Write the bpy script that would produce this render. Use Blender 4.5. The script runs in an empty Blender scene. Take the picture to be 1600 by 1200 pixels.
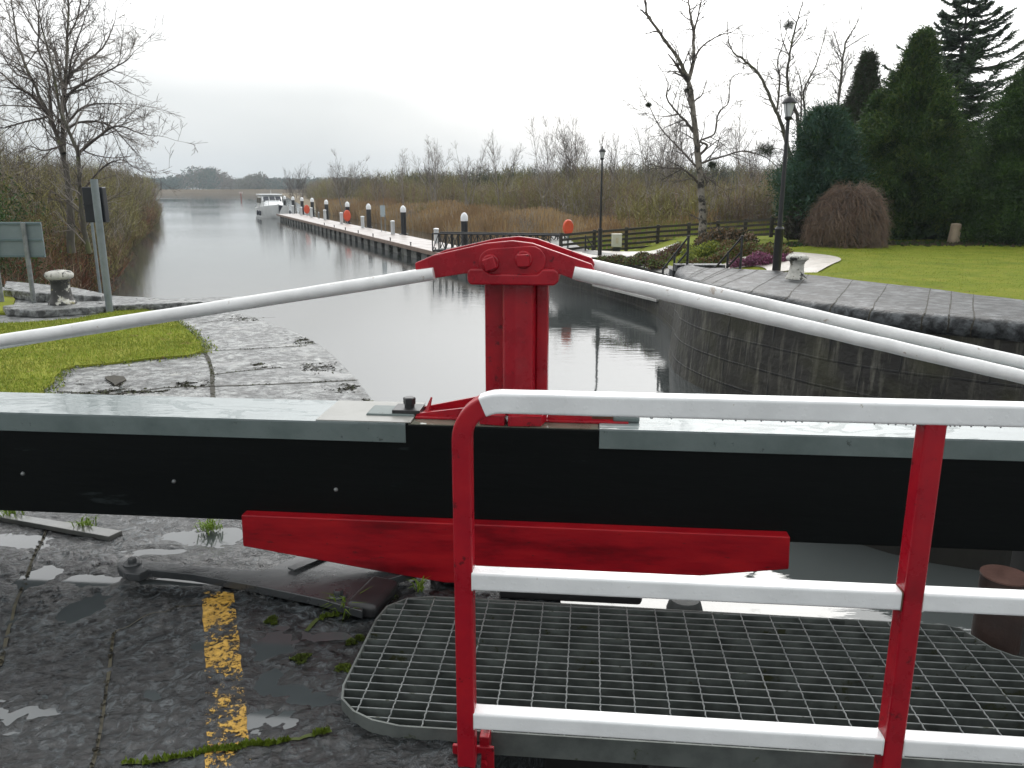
import bpy, math, random
import numpy as np
from mathutils import Vector, Matrix, noise
R = random.Random(7)
scene = bpy.context.scene
COL = scene.collection
PITCH = math.atan(307/1250); F = 1250.0; EYE = 1.65; WATER = -1.85
# ------------------------------------------------------------------ camera and layout helpers
def ray(px, py):
    a = (px-800)/F; b = (600-py)/F
    return Vector((a, math.cos(PITCH)+b*math.sin(PITCH), -math.sin(PITCH)+b*math.cos(PITCH)))
def PZ(px, py, z=0.0):
    d = ray(px, py); t = (z-EYE)/d.z
    return Vector((d.x*t, d.y*t, z))
def PY(px, py, Y):
    d = ray(px, py); t = Y/d.y
    return Vector((d.x*t, Y, EYE+d.z*t))
TH = math.radians(5.5)
UX = Vector((math.cos(TH), -math.sin(TH), 0)); NX = Vector((math.sin(TH), math.cos(TH), 0))
def W(s, d, z): return UX*s + NX*d + Vector((0, 0, z))
cd = bpy.data.cameras.new("camera"); cam = bpy.data.objects.new("camera", cd); COL.objects.link(cam)
cam.location = (0, 0, EYE); cam.rotation_euler = (math.pi/2-PITCH, 0, 0)
cd.lens = F/1600*36; cd.sensor_width = 36; cd.clip_end = 6000; cd.clip_start = .05
scene.camera = cam
# ------------------------------------------------------------------ objects
def setp(o, label=None, cat=None, group=None, kind=None):
    if label: o["label"] = label
    if cat: o["category"] = cat
    if group: o["group"] = group
    if kind: o["kind"] = kind
    return o
def empty(name, loc, label, cat, group=None, rz=0):
    o = bpy.data.objects.new(name, None); COL.objects.link(o); o.location = loc; o.rotation_euler = (0, 0, rz)
    o.empty_display_size = .1
    return setp(o, label, cat, group)
class MB:
    def __init__(s): s.v = []; s.f = []; s.m = []; s.uv = {}
    def quad(s, a, b, c, d, m=0):  # returns self
        i = len(s.v); s.v += [a, b, c, d]; s.f.append((i, i+1, i+2, i+3)); s.m.append(m); return s
    def tri(s, a, b, c, m=0):
        i = len(s.v); s.v += [a, b, c]; s.f.append((i, i+1, i+2)); s.m.append(m)
    def box(s, c, size, ax=None, m=0):
        c = Vector(c); X, Y, Z_ = ax or (Vector((1, 0, 0)), Vector((0, 1, 0)), Vector((0, 0, 1)))
        hx, hy, hz = [q/2 for q in size]; i = len(s.v)
        for sz in (-1, 1):
            for sx, sy in ((-1, -1), (1, -1), (1, 1), (-1, 1)):
                s.v.append(c+X*hx*sx+Y*hy*sy+Z_*hz*sz)
        for q in ((3, 2, 1, 0), (4, 5, 6, 7), (0, 1, 5, 4), (1, 2, 6, 5), (2, 3, 7, 6), (3, 0, 4, 7)):
            s.f.append(tuple(i+k for k in q)); s.m.append(m)
        return s
    def prism(s, pts, ext, m=0):
        """closed outline pts (list of Vector) extruded by vector ext"""
        i = len(s.v); n = len(pts); s.v += list(pts)+[p+ext for p in pts]
        s.f.append(tuple(i+k for k in range(n))[::-1]); s.f.append(tuple(i+n+k for k in range(n))); s.m += [m, m]
        for k in range(n):
            s.f.append((i+k, i+(k+1) % n, i+n+(k+1) % n, i+n+k)); s.m.append(m)
        return s
    def tube(s, pts, rad, sides=6, m=0, cap=True, prof=None):
        n = len(pts); i0 = len(s.v); t0 = None; X = None
        if not hasattr(rad, '__len__'): rad = [rad]*n
        for k in range(n):
            t = (pts[min(k+1, n-1)]-pts[max(k-1, 0)])
            if t.length < 1e-9: t = Vector((0, 0, 1))
            t.normalize()
            if X is None:
                X = t.cross(Vector((0, 0, 1)))
                if X.length < .05: X = t.cross(Vector((0, 1, 0)))
            X = (X - t*X.dot(t))
            if X.length < 1e-6: X = t.orthogonal()
            X.normalize(); Y = t.cross(X)
            if prof:
                for (a, b) in prof: s.v.append(pts[k]+X*a*rad[k]+Y*b*rad[k])
            else:
                for j in range(sides):
                    a = 2*math.pi*j/sides; s.v.append(pts[k]+X*(math.cos(a)*rad[k])+Y*(math.sin(a)*rad[k]))
        if prof: sides = len(prof)
        for k in range(n-1):
            for j in range(sides):
                a = i0+k*sides+j; b = i0+k*sides+(j+1) % sides
                s.f.append((a, b, b+sides, a+sides)); s.m.append(m)
        if cap:
            s.f.append(tuple(i0+j for j in range(sides))[::-1]); s.f.append(tuple(i0+(n-1)*sides+j for j in range(sides))); s.m += [m, m]
        return s
    def lathe(s, c, prof, sides=16, m=0, wob=0):
        c = Vector(c); i0 = len(s.v); n = len(prof)
        for (r, z) in prof:
            for j in range(sides):
                a = 2*math.pi*j/sides; rr = r
                if wob: rr *= 1+wob*noise.noise(Vector((math.cos(a)*1.5, math.sin(a)*1.5, z*3)))
                s.v.append(c+Vector((math.cos(a)*rr, math.sin(a)*rr, z)))
        for k in range(n-1):
            for j in range(sides):
                a = i0+k*sides+j; b = i0+k*sides+(j+1) % sides
                s.f.append((a, b, b+sides, a+sides)); s.m.append(m)
        s.f.append(tuple(i0+j for j in range(sides))[::-1]); s.f.append(tuple(i0+(n-1)*sides+j for j in range(sides))); s.m += [m, m]
        return s
    def build(s, name, mats, parent=None, smooth=False, bevel=0, seg=2, angle=None):
        me = bpy.data.meshes.new(name)
        org = parent.matrix_world if False else None
        vs = s.v
        if parent is not None:
            inv = parent_inv(parent); vs = [inv @ v for v in s.v]
        me.from_pydata([tuple(v) for v in vs], [], s.f)
        if not isinstance(mats, (list, tuple)): mats = [mats]
        for mt in mats: me.materials.append(mt)
        if len(mats) > 1: me.polygons.foreach_set("material_index", s.m)
        if smooth: me.polygons.foreach_set("use_smooth", [True]*len(me.polygons))
        if s.uv:
            uvl = me.uv_layers.new(name="UVMap")
            for poly in me.polygons:
                for li in poly.loop_indices:
                    uvl.data[li].uv = s.uv.get(me.loops[li].vertex_index, (0, 0))
        if smooth and angle is not None: me.set_sharp_from_angle(angle=math.radians(angle))
        me.validate()
        o = bpy.data.objects.new(name, me); COL.objects.link(o)
        if parent is not None: o.parent = parent
        if bevel:
            b = o.modifiers.new("bevel", 'BEVEL'); b.width = bevel; b.segments = seg; b.limit_method = 'ANGLE'; b.angle_limit = math.radians(35)
            me.polygons.foreach_set("use_smooth", [True]*len(me.polygons))
            w = o.modifiers.new("wn", 'WEIGHTED_NORMAL'); w.keep_sharp = True
        return o
def wmat(o):
    m = Matrix.LocRotScale(o.location, o.rotation_euler, o.scale)
    return wmat(o.parent) @ m if o.parent else m
def parent_inv(p): return wmat(p).inverted()
def copy_tree(o, parent=None):
    c = o.copy(); COL.objects.link(c)
    if parent: c.parent = parent
    for ch in list(o.children): copy_tree(ch, c)
    return c
NR = np.random.default_rng(5)
def unit(a): return a/np.maximum(1e-9, np.linalg.norm(a, axis=1, keepdims=True))
def rdir(n): return unit(NR.normal(size=(n, 3)))
class QS:
    """many small leaf or stalk faces gathered into one mesh"""
    def __init__(s): s.V = []; s.M = []
    def add(s, P, D, w, tip=.35, m=0, S=None):
        P = np.asarray(P, float); D = np.asarray(D, float); n = len(P)
        if S is None: S = unit(np.cross(D, rdir(n)))
        S = S*(np.asarray(w).reshape(-1, 1) if hasattr(w, '__len__') else w)
        s.V.append(np.stack([P-S, P+S, P+D+S*tip, P+D-S*tip], axis=1).reshape(-1, 3)); s.M.append(np.broadcast_to(np.asarray(m), (n,)).astype(np.int32))
    def build(s, name, mats, parent=None):
        V = np.concatenate(s.V); M = np.concatenate(s.M); n = len(M); me = bpy.data.meshes.new(name)
        if parent is not None:
            A = np.array(parent_inv(parent)); V = V @ A[:3, :3].T + A[:3, 3]
        me.vertices.add(n*4); me.vertices.foreach_set('co', V.astype(np.float32).ravel())
        me.loops.add(n*4); me.loops.foreach_set('vertex_index', np.arange(n*4, dtype=np.int32))
        me.polygons.add(n); me.polygons.foreach_set('loop_start', np.arange(0, n*4, 4, dtype=np.int32))
        for mt in mats: me.materials.append(mt)
        me.polygons.foreach_set('material_index', M); me.update(calc_edges=True)
        o = bpy.data.objects.new(name, me); COL.objects.link(o)
        if parent is not None: o.parent = parent
        return o
# ------------------------------------------------------------------ materials
def nodes(mt):
    mt.use_nodes = True; nt = mt.node_tree; nt.nodes.clear()
    return nt, nt.nodes, nt.links
def N(nt, t, **k):
    n = nt.nodes.new(t)
    for a, b in k.items():
        if a.startswith('_'): setattr(n, a[1:], b)
        else: n.inputs[a.replace('__', ' ')].default_value = b
    return n
def ramp(nt, src, stops):
    r = nt.nodes.new('ShaderNodeValToRGB'); e = r.color_ramp.elements
    while len(e) > 1: e.remove(e[-1])
    for i, (p, c) in enumerate(stops):
        q = e[0] if i == 0 else e.new(p)
        q.position = p
        q.color = (c, c, c, 1) if not hasattr(c, '__len__') else (*c, 1)
    nt.links.new(src, r.inputs[0]); return r.outputs[0]
def coords(nt, scale=(1, 1, 1), kind='Object'):
    tc = N(nt, 'ShaderNodeTexCoord'); mp = N(nt, 'ShaderNodeMapping'); mp.inputs['Scale'].default_value = scale
    nt.links.new(tc.outputs[kind], mp.inputs[0]); return mp.outputs[0]
def mat(name, stops, scale=4, rough=.5, metal=0, bump=.2, bscale=None, detail=6, stretch=(1, 1, 1), spots=None, rough2=None, bdist=.01, coat=0, spec=.5, patches=None, drops=0):
    """noise-driven colour with roughness and bump; spots=(colour, scale, threshold)"""
    mt = bpy.data.materials.new(name); nt, ns, L = nodes(mt)
    out = N(nt, 'ShaderNodeOutputMaterial'); b = N(nt, 'ShaderNodeBsdfPrincipled')
    L.new(b.outputs[0], out.inputs[0])
    v = coords(nt, stretch)
    nz = N(nt, 'ShaderNodeTexNoise', Scale=scale, Detail=detail, Roughness=.62); L.new(v, nz.inputs['Vector'])
    if not hasattr(stops[0], '__len__') or len(stops) == 3 and not hasattr(stops[0][0] if hasattr(stops[0], '__len__') else 0, '__len__') and not hasattr(stops[0], '__len__'):
        stops = [(0, stops)]
    col = ramp(nt, nz.outputs['Fac'], stops)
    for sp in ([spots] if spots and not isinstance(spots, list) else (spots or [])):
        n2 = N(nt, 'ShaderNodeTexNoise', Scale=sp[1], Detail=8, Roughness=.7); L.new(v, n2.inputs['Vector'])
        k = ramp(nt, n2.outputs['Fac'], [(sp[2], 0), (sp[2]+.04, 1)])
        mx = N(nt, 'ShaderNodeMix', _data_type='RGBA'); L.new(k, mx.inputs[0]); L.new(col, mx.inputs[6]); mx.inputs[7].default_value = (*sp[0], 1)
        col = mx.outputs[2]
    L.new(col, b.inputs['Base Color'])
    b.inputs['Metallic'].default_value = metal; b.inputs['Specular IOR Level'].default_value = spec
    if coat: b.inputs['Coat Weight'].default_value = coat; b.inputs['Coat Roughness'].default_value = .08
    if rough2 is not None:
        L.new(ramp(nt, nz.outputs['Fac'], [(.35, rough), (.65, rough2)]), b.inputs['Roughness'])
    else: b.inputs['Roughness'].default_value = rough
    if bump:
        nb = N(nt, 'ShaderNodeTexNoise', Scale=bscale or scale*4, Detail=6, Roughness=.6); L.new(v, nb.inputs['Vector'])
        bp = N(nt, 'ShaderNodeBump', Strength=bump, Distance=bdist); L.new(nb.outputs['Fac'], bp.inputs['Height'])
        last = bp
        if drops:
            vo = N(nt, 'ShaderNodeTexVoronoi', Scale=drops); L.new(v, vo.inputs['Vector'])
            h = ramp(nt, vo.outputs['Distance'], [(0, 1), (.18, .7), (.26, 0)])
            b2 = N(nt, 'ShaderNodeBump', Strength=.22, Distance=.0015); L.new(h, b2.inputs['Height']); L.new(bp.outputs[0], b2.inputs['Normal']); last = b2
        L.new(last.outputs[0], b.inputs['Normal'])
    return mt
def leafmat(name, c, var=.35, trans=.15, rough=.6):
    mt = bpy.data.materials.new(name); nt, ns, L = nodes(mt)
    out = N(nt, 'ShaderNodeOutputMaterial'); b = N(nt, 'ShaderNodeBsdfPrincipled', Roughness=rough)
    v = coords(nt); nz = N(nt, 'ShaderNodeTexNoise', Scale=1.6, Detail=4); L.new(v, nz.inputs['Vector'])
    g = ramp(nt, nz.outputs['Fac'], [(.3, tuple(q*(1-var) for q in c)), (.5, c), (.72, tuple(min(1, q*(1+var*1.3)) for q in c))])
    L.new(g, b.inputs['Base Color']); b.inputs['Specular IOR Level'].default_value = .25
    if trans:
        t = N(nt, 'ShaderNodeBsdfTranslucent'); L.new(g, t.inputs[0]); mx = N(nt, 'ShaderNodeMixShader', Fac=trans)
        L.new(b.outputs[0], mx.inputs[1]); L.new(t.outputs[0], mx.inputs[2]); L.new(mx.outputs[0], out.inputs[0])
    else: L.new(b.outputs[0], out.inputs[0])
    return mt
RED = mat('red_paint', [(.25, (.20, .004, .010)), (.5, (.32, .005, .015)), (.75, (.42, .009, .016))], 7, .22, bump=.25, bscale=60, bdist=.004, coat=.15, spec=.35, rough2=.38, spots=[((.12, .006, .010), 19, .60), ((.30, .16, .13), 55, .745)])
REDBOARD = mat('red_board_paint', [(.3, (.10, .003, .006)), (.5, (.27, .003, .009)), (.7, (.38, .006, .010))], 5, .3, bump=.35, bscale=30, bdist=.004, coat=.05, spec=.3, rough2=.5, stretch=(.5, 1, 2.2), spots=[((.07, .01, .01), 30, .63), ((.5, .35, .33), 60, .735)])
WHITE = mat('white_paint', [(.3, (.70, .71, .71)), (.6, (.82, .83, .83))], 6, .25, bump=.15, bscale=40, bdist=.004, coat=.4, rough2=.4, spots=[((.42, .38, .30), 24, .665), ((.20, .17, .13), 70, .72)], drops=55)
WHITEROD = mat('white_rod_paint', [(.3, (.66, .66, .65)), (.6, (.80, .80, .79))], 9, .3, bump=.3, bscale=25, bdist=.006, rough2=.5, coat=.2, spots=[((.45, .40, .35), 13, .62), ((.25, .17, .12), 40, .70)])
RUSTY = mat('rust', [(.3, (.06, .03, .018)), (.6, (.13, .06, .03))], 18, .7, bump=.6, bdist=.004)
BLACKTIMBER = mat('black_tarred_timber', [(.3, (.0008, .0018, .0018)), (.6, (.0018, .003, .003))], 2.2, .55, bump=.3, bscale=14, stretch=(.30, .30, 1.8), rough2=.7, bdist=.006, spec=.15, spots=[((.014, .019, .019), 5, .62), ((.05, .055, .05), 30, .76)])
CLAD = mat('grey_green_cladding', [(.3, (.085, .115, .11)), (.6, (.13, .165, .16))], 5, .45, bump=.35, bscale=30, bdist=.004, rough2=.6, spots=((.045, .06, .055), 16, .62))
STEELBLACK = mat('black_iron', [(.3, (.012, .012, .013)), (.6, (.022, .022, .023))], 8, .4, bump=.3, bscale=40, bdist=.002)
GALV = mat('galvanised_steel', [(.3, (.14, .155, .155)), (.6, (.25, .265, .26))], 14, .5, metal=.4, bump=.25, bscale=60, bdist=.001, rough2=.6, spots=((.08, .09, .07), 9, .6))
GALVDARK = mat('galvanised_steel_dark', [(.3, (.03, .036, .033)), (.5, (.075, .087, .08)), (.7, (.13, .15, .14))], 9, .5, metal=.2, bump=.2, bscale=40, bdist=.001, rough2=.65, spots=((.035, .04, .015), 6, .6))
POSTGREY = mat('grey_post_steel', [(.3, (.16, .19, .20)), (.7, (.24, .27, .28))], 6, .5, bump=.1, metal=.3)
SIGNBACK = mat('sign_back_aluminium', [(.3, (.15, .19, .20)), (.7, (.20, .245, .25))], 3, .5, bump=.1, metal=.1)
BLACKPANEL = mat('black_panel', [(.3, (.006, .008, .012)), (.7, (.010, .012, .017))], 3, .5, bump=.1)
CASTIRON = mat('flaking_painted_iron', [(.3, (.018, .018, .017)), (.6, (.04, .04, .037))], 9, .6, bump=.5, bscale=18, bdist=.01, spots=[((.55, .54, .48), 5.5, .53), ((.25, .22, .10), 9, .60)])
CASTWHITE = mat('white_paint_flaking_off_iron', [(.3, (.34, .335, .30)), (.6, (.56, .55, .50))], 9, .7, bump=.6, bscale=18, bdist=.012, spots=[((.02, .02, .02), 5, .53), ((.14, .13, .09), 11, .58), ((.25, .16, .07), 12, .66)])
BARKGREY = mat('grey_bark', [(.3, (.055, .05, .04)), (.6, (.12, .11, .085))], 5, .85, bump=.7, bscale=12, bdist=.02, stretch=(1, 1, .4), spots=((.13, .14, .06), 3, .58))
PALEBARK = mat('pale_grey_bark', [(.3, (.14, .125, .11)), (.6, (.24, .215, .19))], 2, .85, bump=0)
BARKBIRCH = mat('birch_bark', [(.3, (.10, .08, .06)), (.6, (.26, .235, .20))], 3.5, .8, bump=.7, bscale=9, bdist=.03, stretch=(1, 1, 1.2), spots=((.035, .03, .025), 3, .52))
TWIG = mat('twigs', [(.3, (.065, .055, .05)), (.6, (.12, .10, .088))], 2, .9, bump=0)
TWIGPALE = mat('pale_twigs', [(.3, (.19, .17, .15)), (.6, (.30, .27, .24))], 2, .9, bump=0)
TWIGDARK = mat('dark_branches', [(.3, (.028, .023, .02)), (.6, (.06, .05, .043))], 2, .9, bump=0)
B_OLIVE = mat('olive_scrub', [(.3, (0.126, 0.115, 0.038)), (.6, (0.241, 0.221, 0.073))], .3, .9, bump=0)
B_BROWN = mat('brown_scrub', [(.3, (0.115, 0.080, 0.053)), (.6, (0.232, 0.164, 0.106))], .3, .9, bump=0)
B_RED = mat('red_brown_scrub', [(.3, (0.123, 0.047, 0.028)), (.6, (0.245, 0.096, 0.052))], .4, .9, bump=0)
B_GREY = mat('grey_scrub', [(.3, (0.157, 0.137, 0.115)), (.6, (0.283, 0.252, 0.221))], .3, .9, bump=0)
B_DOME = mat('dome_twigs', [(.3, (.11, .06, .038)), (.6, (.18, .105, .07))], .8, .9, bump=0)
B_DK = mat('dark_scrub', [(.3, (0.048, 0.043, 0.024)), (.6, (0.090, 0.078, 0.042))], .3, .9, bump=0)
B_REED = mat('dry_reeds', [(.3, (0.276, 0.180, 0.072)), (.6, (0.432, 0.300, 0.138))], .25, .9, bump=0)
B_REED2 = mat('dry_reeds_brown', [(.3, (0.196, 0.127, 0.060)), (.6, (0.316, 0.210, 0.106))], .25, .9, bump=0)
PLANT = mat('plantation_green', [(.3, (.05, .06, .03)), (.6, (.075, .085, .045))], .3, .9, bump=0)
FARREED = mat('far_pale_reeds', [(.3, (.26, .21, .15)), (.6, (.36, .30, .22))], .02, .9, bump=0)
G_DARK = leafmat('dark_conifer', (.026, .060, .014)); G_MID = leafmat('mid_conifer', (.055, .105, .018)); G_BLUE = leafmat('blue_conifer', (.045, .095, .065))
G_YEL = leafmat('yellowish_conifer', (.085, .12, .022)); G_BROWN = leafmat('brownish_conifer', (.045, .050, .028))
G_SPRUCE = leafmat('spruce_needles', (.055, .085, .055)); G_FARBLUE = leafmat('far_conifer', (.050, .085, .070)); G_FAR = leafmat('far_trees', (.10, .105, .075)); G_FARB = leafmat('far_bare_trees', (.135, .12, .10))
L_YEL = leafmat('yellow_heather', (.30, .33, .055)); L_BROWN = leafmat('brown_heather', (.14, .085, .035)); L_PURP = leafmat('purple_heather', (.25, .085, .16)); L_GREEN = leafmat('green_heather', (.10, .15, .035)); L_PLUM = leafmat('plum_heather', (.12, .05, .07))
BLADE = leafmat('grass_blades', (.24, .27, .045), .25, .3); BLADE2 = leafmat('grass_blades_fresh', (.14, .22, .02), .25, .3); MOSS = leafmat('moss', (.09, .13, .010), .5, 0); MOSSD = leafmat('dark_moss', (.05, .065, .012), .4, 0)
ORANGE = mat('orange_plastic', [(.3, (.62, .07, .02)), (.7, (.75, .10, .035))], 4, .45, bump=.05)
GELCOAT = mat('boat_white', [(.3, (.62, .64, .64)), (.7, (.75, .77, .77))], 1.2, .25, bump=0)
BOATGLASS = mat('boat_window_glass', [(.3, (.03, .035, .045)), (.7, (.06, .065, .08))], 1, .08, bump=0)
PILECAP = mat('white_pile_cap', [(.3, (.75, .77, .78)), (.7, (.85, .86, .87))], 2, .4, bump=0)
PILE = mat('black_pile', [(.3, (.010, .011, .013)), (.7, (.02, .021, .024))], 2, .45, bump=.1)
PEDGREY = mat('pale_grey_pedestal', [(.3, (.48, .50, .51)), (.7, (.58, .60, .61))], 2, .5, bump=.05)
DECK = mat('jetty_deck_planks', [(.3, (.27, .235, .215)), (.6, (.37, .335, .31))], 1.2, .5, bump=.3, stretch=(1, 1, 1), rough2=.3)
DECKEDGE = mat('jetty_edge_timber', [(.3, (.16, .11, .085)), (.6, (.23, .17, .13))], 2, .6)
FLOATC = mat('concrete_float', [(.3, (.10, .105, .10)), (.6, (.17, .17, .16))], 1.5, .7, spots=((.03, .035, .02), 2, .55))
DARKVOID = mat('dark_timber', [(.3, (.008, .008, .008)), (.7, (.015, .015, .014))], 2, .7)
FENCE = mat('dark_fence_timber', [(.3, (.018, .015, .012)), (.6, (.038, .032, .026))], 5, .7, bump=.2)
CABWHITE = mat('cabinet_cream', [(.3, (.52, .52, .42)), (.7, (.62, .62, .52))], 3, .5, bump=.05)
LAMPGLASS = mat('lamp_glass', [(.3, (.55, .57, .57)), (.7, (.68, .70, .70))], 3, .15, bump=0)
STUMP = mat('pale_stump', [(.3, (.16, .12, .08)), (.6, (.30, .24, .17))], 4, .8, bump=.5, stretch=(1, 1, .3))
SOIL = mat('dark_soil', [(.3, (.03, .022, .014)), (.6, (.07, .05, .03))], 6, .9, bump=.5)
WALLW = mat('distant_white_render', [(.3, (.6, .6, .58)), (.7, (.7, .7, .68))], 2, .7)
PATHM = mat('path_gravel', [(.3, (.26, .235, .20)), (.6, (.36, .33, .29))], 3, .55, bump=.3, bscale=60, rough2=.35)
def grassground(name, a, b, c):
    return mat(name, [(.3, a), (.5, b), (.7, c)], 1.3, .95, bump=.5, bscale=70, bdist=.02, spec=.08, spots=[((c[0]*.75, c[1]*.55, c[2]), 5, .60), ((.06, .05, .02), 11, .70)])
GRASSL = grassground('lawn_mossy', (.13, .155, .02), (.20, .225, .03), (.28, .28, .06))
GRASSR = grassground('lawn_fresh', (.10, .135, .010), (.14, .17, .014), (.19, .195, .025))
BANK = mat('bank_earth', [(.3, (.022, .019, .010)), (.6, (.05, .042, .02))], .8, .95, bump=.5, spec=.1)
MARSH = mat('marsh_ground', [(.3, (.10, .075, .035)), (.6, (.18, .13, .06))], .3, .95, bump=.5)

def stone(name, dark, mid, light, pud=.56, pscale=1.1, lich=None, brough=.42, bump=.9, bsc=14, bdist=.03, spc=.6, ctr=(.30, 1.7)):
    mt = bpy.data.materials.new(name); nt, ns, L = nodes(mt)
    out = N(nt, 'ShaderNodeOutputMaterial'); b = N(nt, 'ShaderNodeBsdfPrincipled'); L.new(b.outputs[0], out.inputs[0])
    v = coords(nt)
    # flaky relief: warped noise
    wp = N(nt, 'ShaderNodeTexNoise', Scale=bsc*.35, Detail=3); L.new(v, wp.inputs['Vector'])
    vm = N(nt, 'ShaderNodeVectorMath', _operation='MULTIPLY_ADD'); L.new(wp.outputs['Color'], vm.inputs[0]); vm.inputs[1].default_value = (.12, .12, .12); L.new(v, vm.inputs[2])
    n1 = N(nt, 'ShaderNodeTexNoise', Scale=bsc, Detail=8, Roughness=.62, Distortion=.25); L.new(vm.outputs[0], n1.inputs['Vector'])
    n0 = N(nt, 'ShaderNodeTexNoise', Scale=2.3, Detail=6, Roughness=.6); L.new(v, n0.inputs['Vector'])
    col = ramp(nt, n0.outputs['Fac'], [(.34, dark), (.5, mid), (.66, light)])
    c1 = ramp(nt, n1.outputs['Fac'], [(.40, ctr[0]), (.50, 1.0), (.60, ctr[1])])
    mu = N(nt, 'ShaderNodeMix', _data_type='RGBA', _blend_type='MULTIPLY'); mu.inputs[0].default_value = 1; L.new(col, mu.inputs[6]); L.new(c1, mu.inputs[7]); col = mu.outputs[2]
    for sp in (lich or []):
        n2 = N(nt, 'ShaderNodeTexNoise', Scale=sp[1], Detail=9, Roughness=.72); L.new(v, n2.inputs['Vector'])
        k = ramp(nt, n2.outputs['Fac'], [(sp[2], 0), (sp[2]+.03, 1)])
        mx = N(nt, 'ShaderNodeMix', _data_type='RGBA'); L.new(k, mx.inputs[0]); L.new(col, mx.inputs[6]); mx.inputs[7].default_value = (*sp[0], 1); col = mx.outputs[2]
    pn = N(nt, 'ShaderNodeTexNoise', Scale=pscale, Detail=5, Roughness=.55, Distortion=.4); L.new(v, pn.inputs['Vector'])
    mask0 = N(nt, 'ShaderNodeMath', _operation='MULTIPLY_ADD'); L.new(n1.outputs['Fac'], mask0.inputs[0]); mask0.inputs[1].default_value = -.22; L.new(pn.outputs['Fac'], mask0.inputs[2])
    mask = ramp(nt, mask0.outputs[0], [(pud-.11, 0), (pud-.095, 1)])
    dk = N(nt, 'ShaderNodeMix', _data_type='RGBA', _blend_type='MULTIPLY'); L.new(mask, dk.inputs[0]); L.new(col, dk.inputs[6]); dk.inputs[7].default_value = (.55, .55, .52, 1)
    L.new(dk.outputs[2], b.inputs['Base Color'])
    L.new(ramp(nt, mask, [(0, brough), (1, .03)]), b.inputs['Roughness'])
    b.inputs['Specular IOR Level'].default_value = spc
    st = ramp(nt, mask, [(0, bump), (1, .0)])
    bp = N(nt, 'ShaderNodeBump', Distance=bdist); L.new(st, bp.inputs['Strength']); L.new(n1.outputs['Fac'], bp.inputs['Height'])
    L.new(bp.outputs[0], b.inputs['Normal'])
    return mt
STONE = stone('wet_dark_stone', (.004, .005, .006), (.009, .011, .012), (.021, .025, .027), pud=2, lich=[((.025, .028, .016), 3, .68), ((.07, .078, .08), 9, .66), ((.006, .006, .005), 2.2, .60)], brough=.15, bsc=30, bump=1.0, bdist=.016, ctr=(.10, 3.2), spc=.6)
STONEFAR = stone('lichened_coping_stone', (.09, .095, .093), (.135, .14, .138), (.19, .195, .19), pud=.60, pscale=1.6, lich=[((.31, .31, .29), 3.2, .60), ((.10, .10, .095), 6, .575), ((.022, .019, .015), 7, .62), ((.05, .04, .02), 3, .66)], brough=.42, bsc=11, bdist=.05, bump=1.0, ctr=(.3, 1.9))
COPING = stone('wet_grey_coping', (.016, .018, .019), (.036, .039, .041), (.068, .072, .074), pud=2, pscale=.9, lich=[((.025, .026, .025), 9, .66), ((.14, .14, .13), 9, .68)], brough=.45, bsc=6, bump=.8, bdist=.03, spc=.14, ctr=(.3, 2.2))

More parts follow.
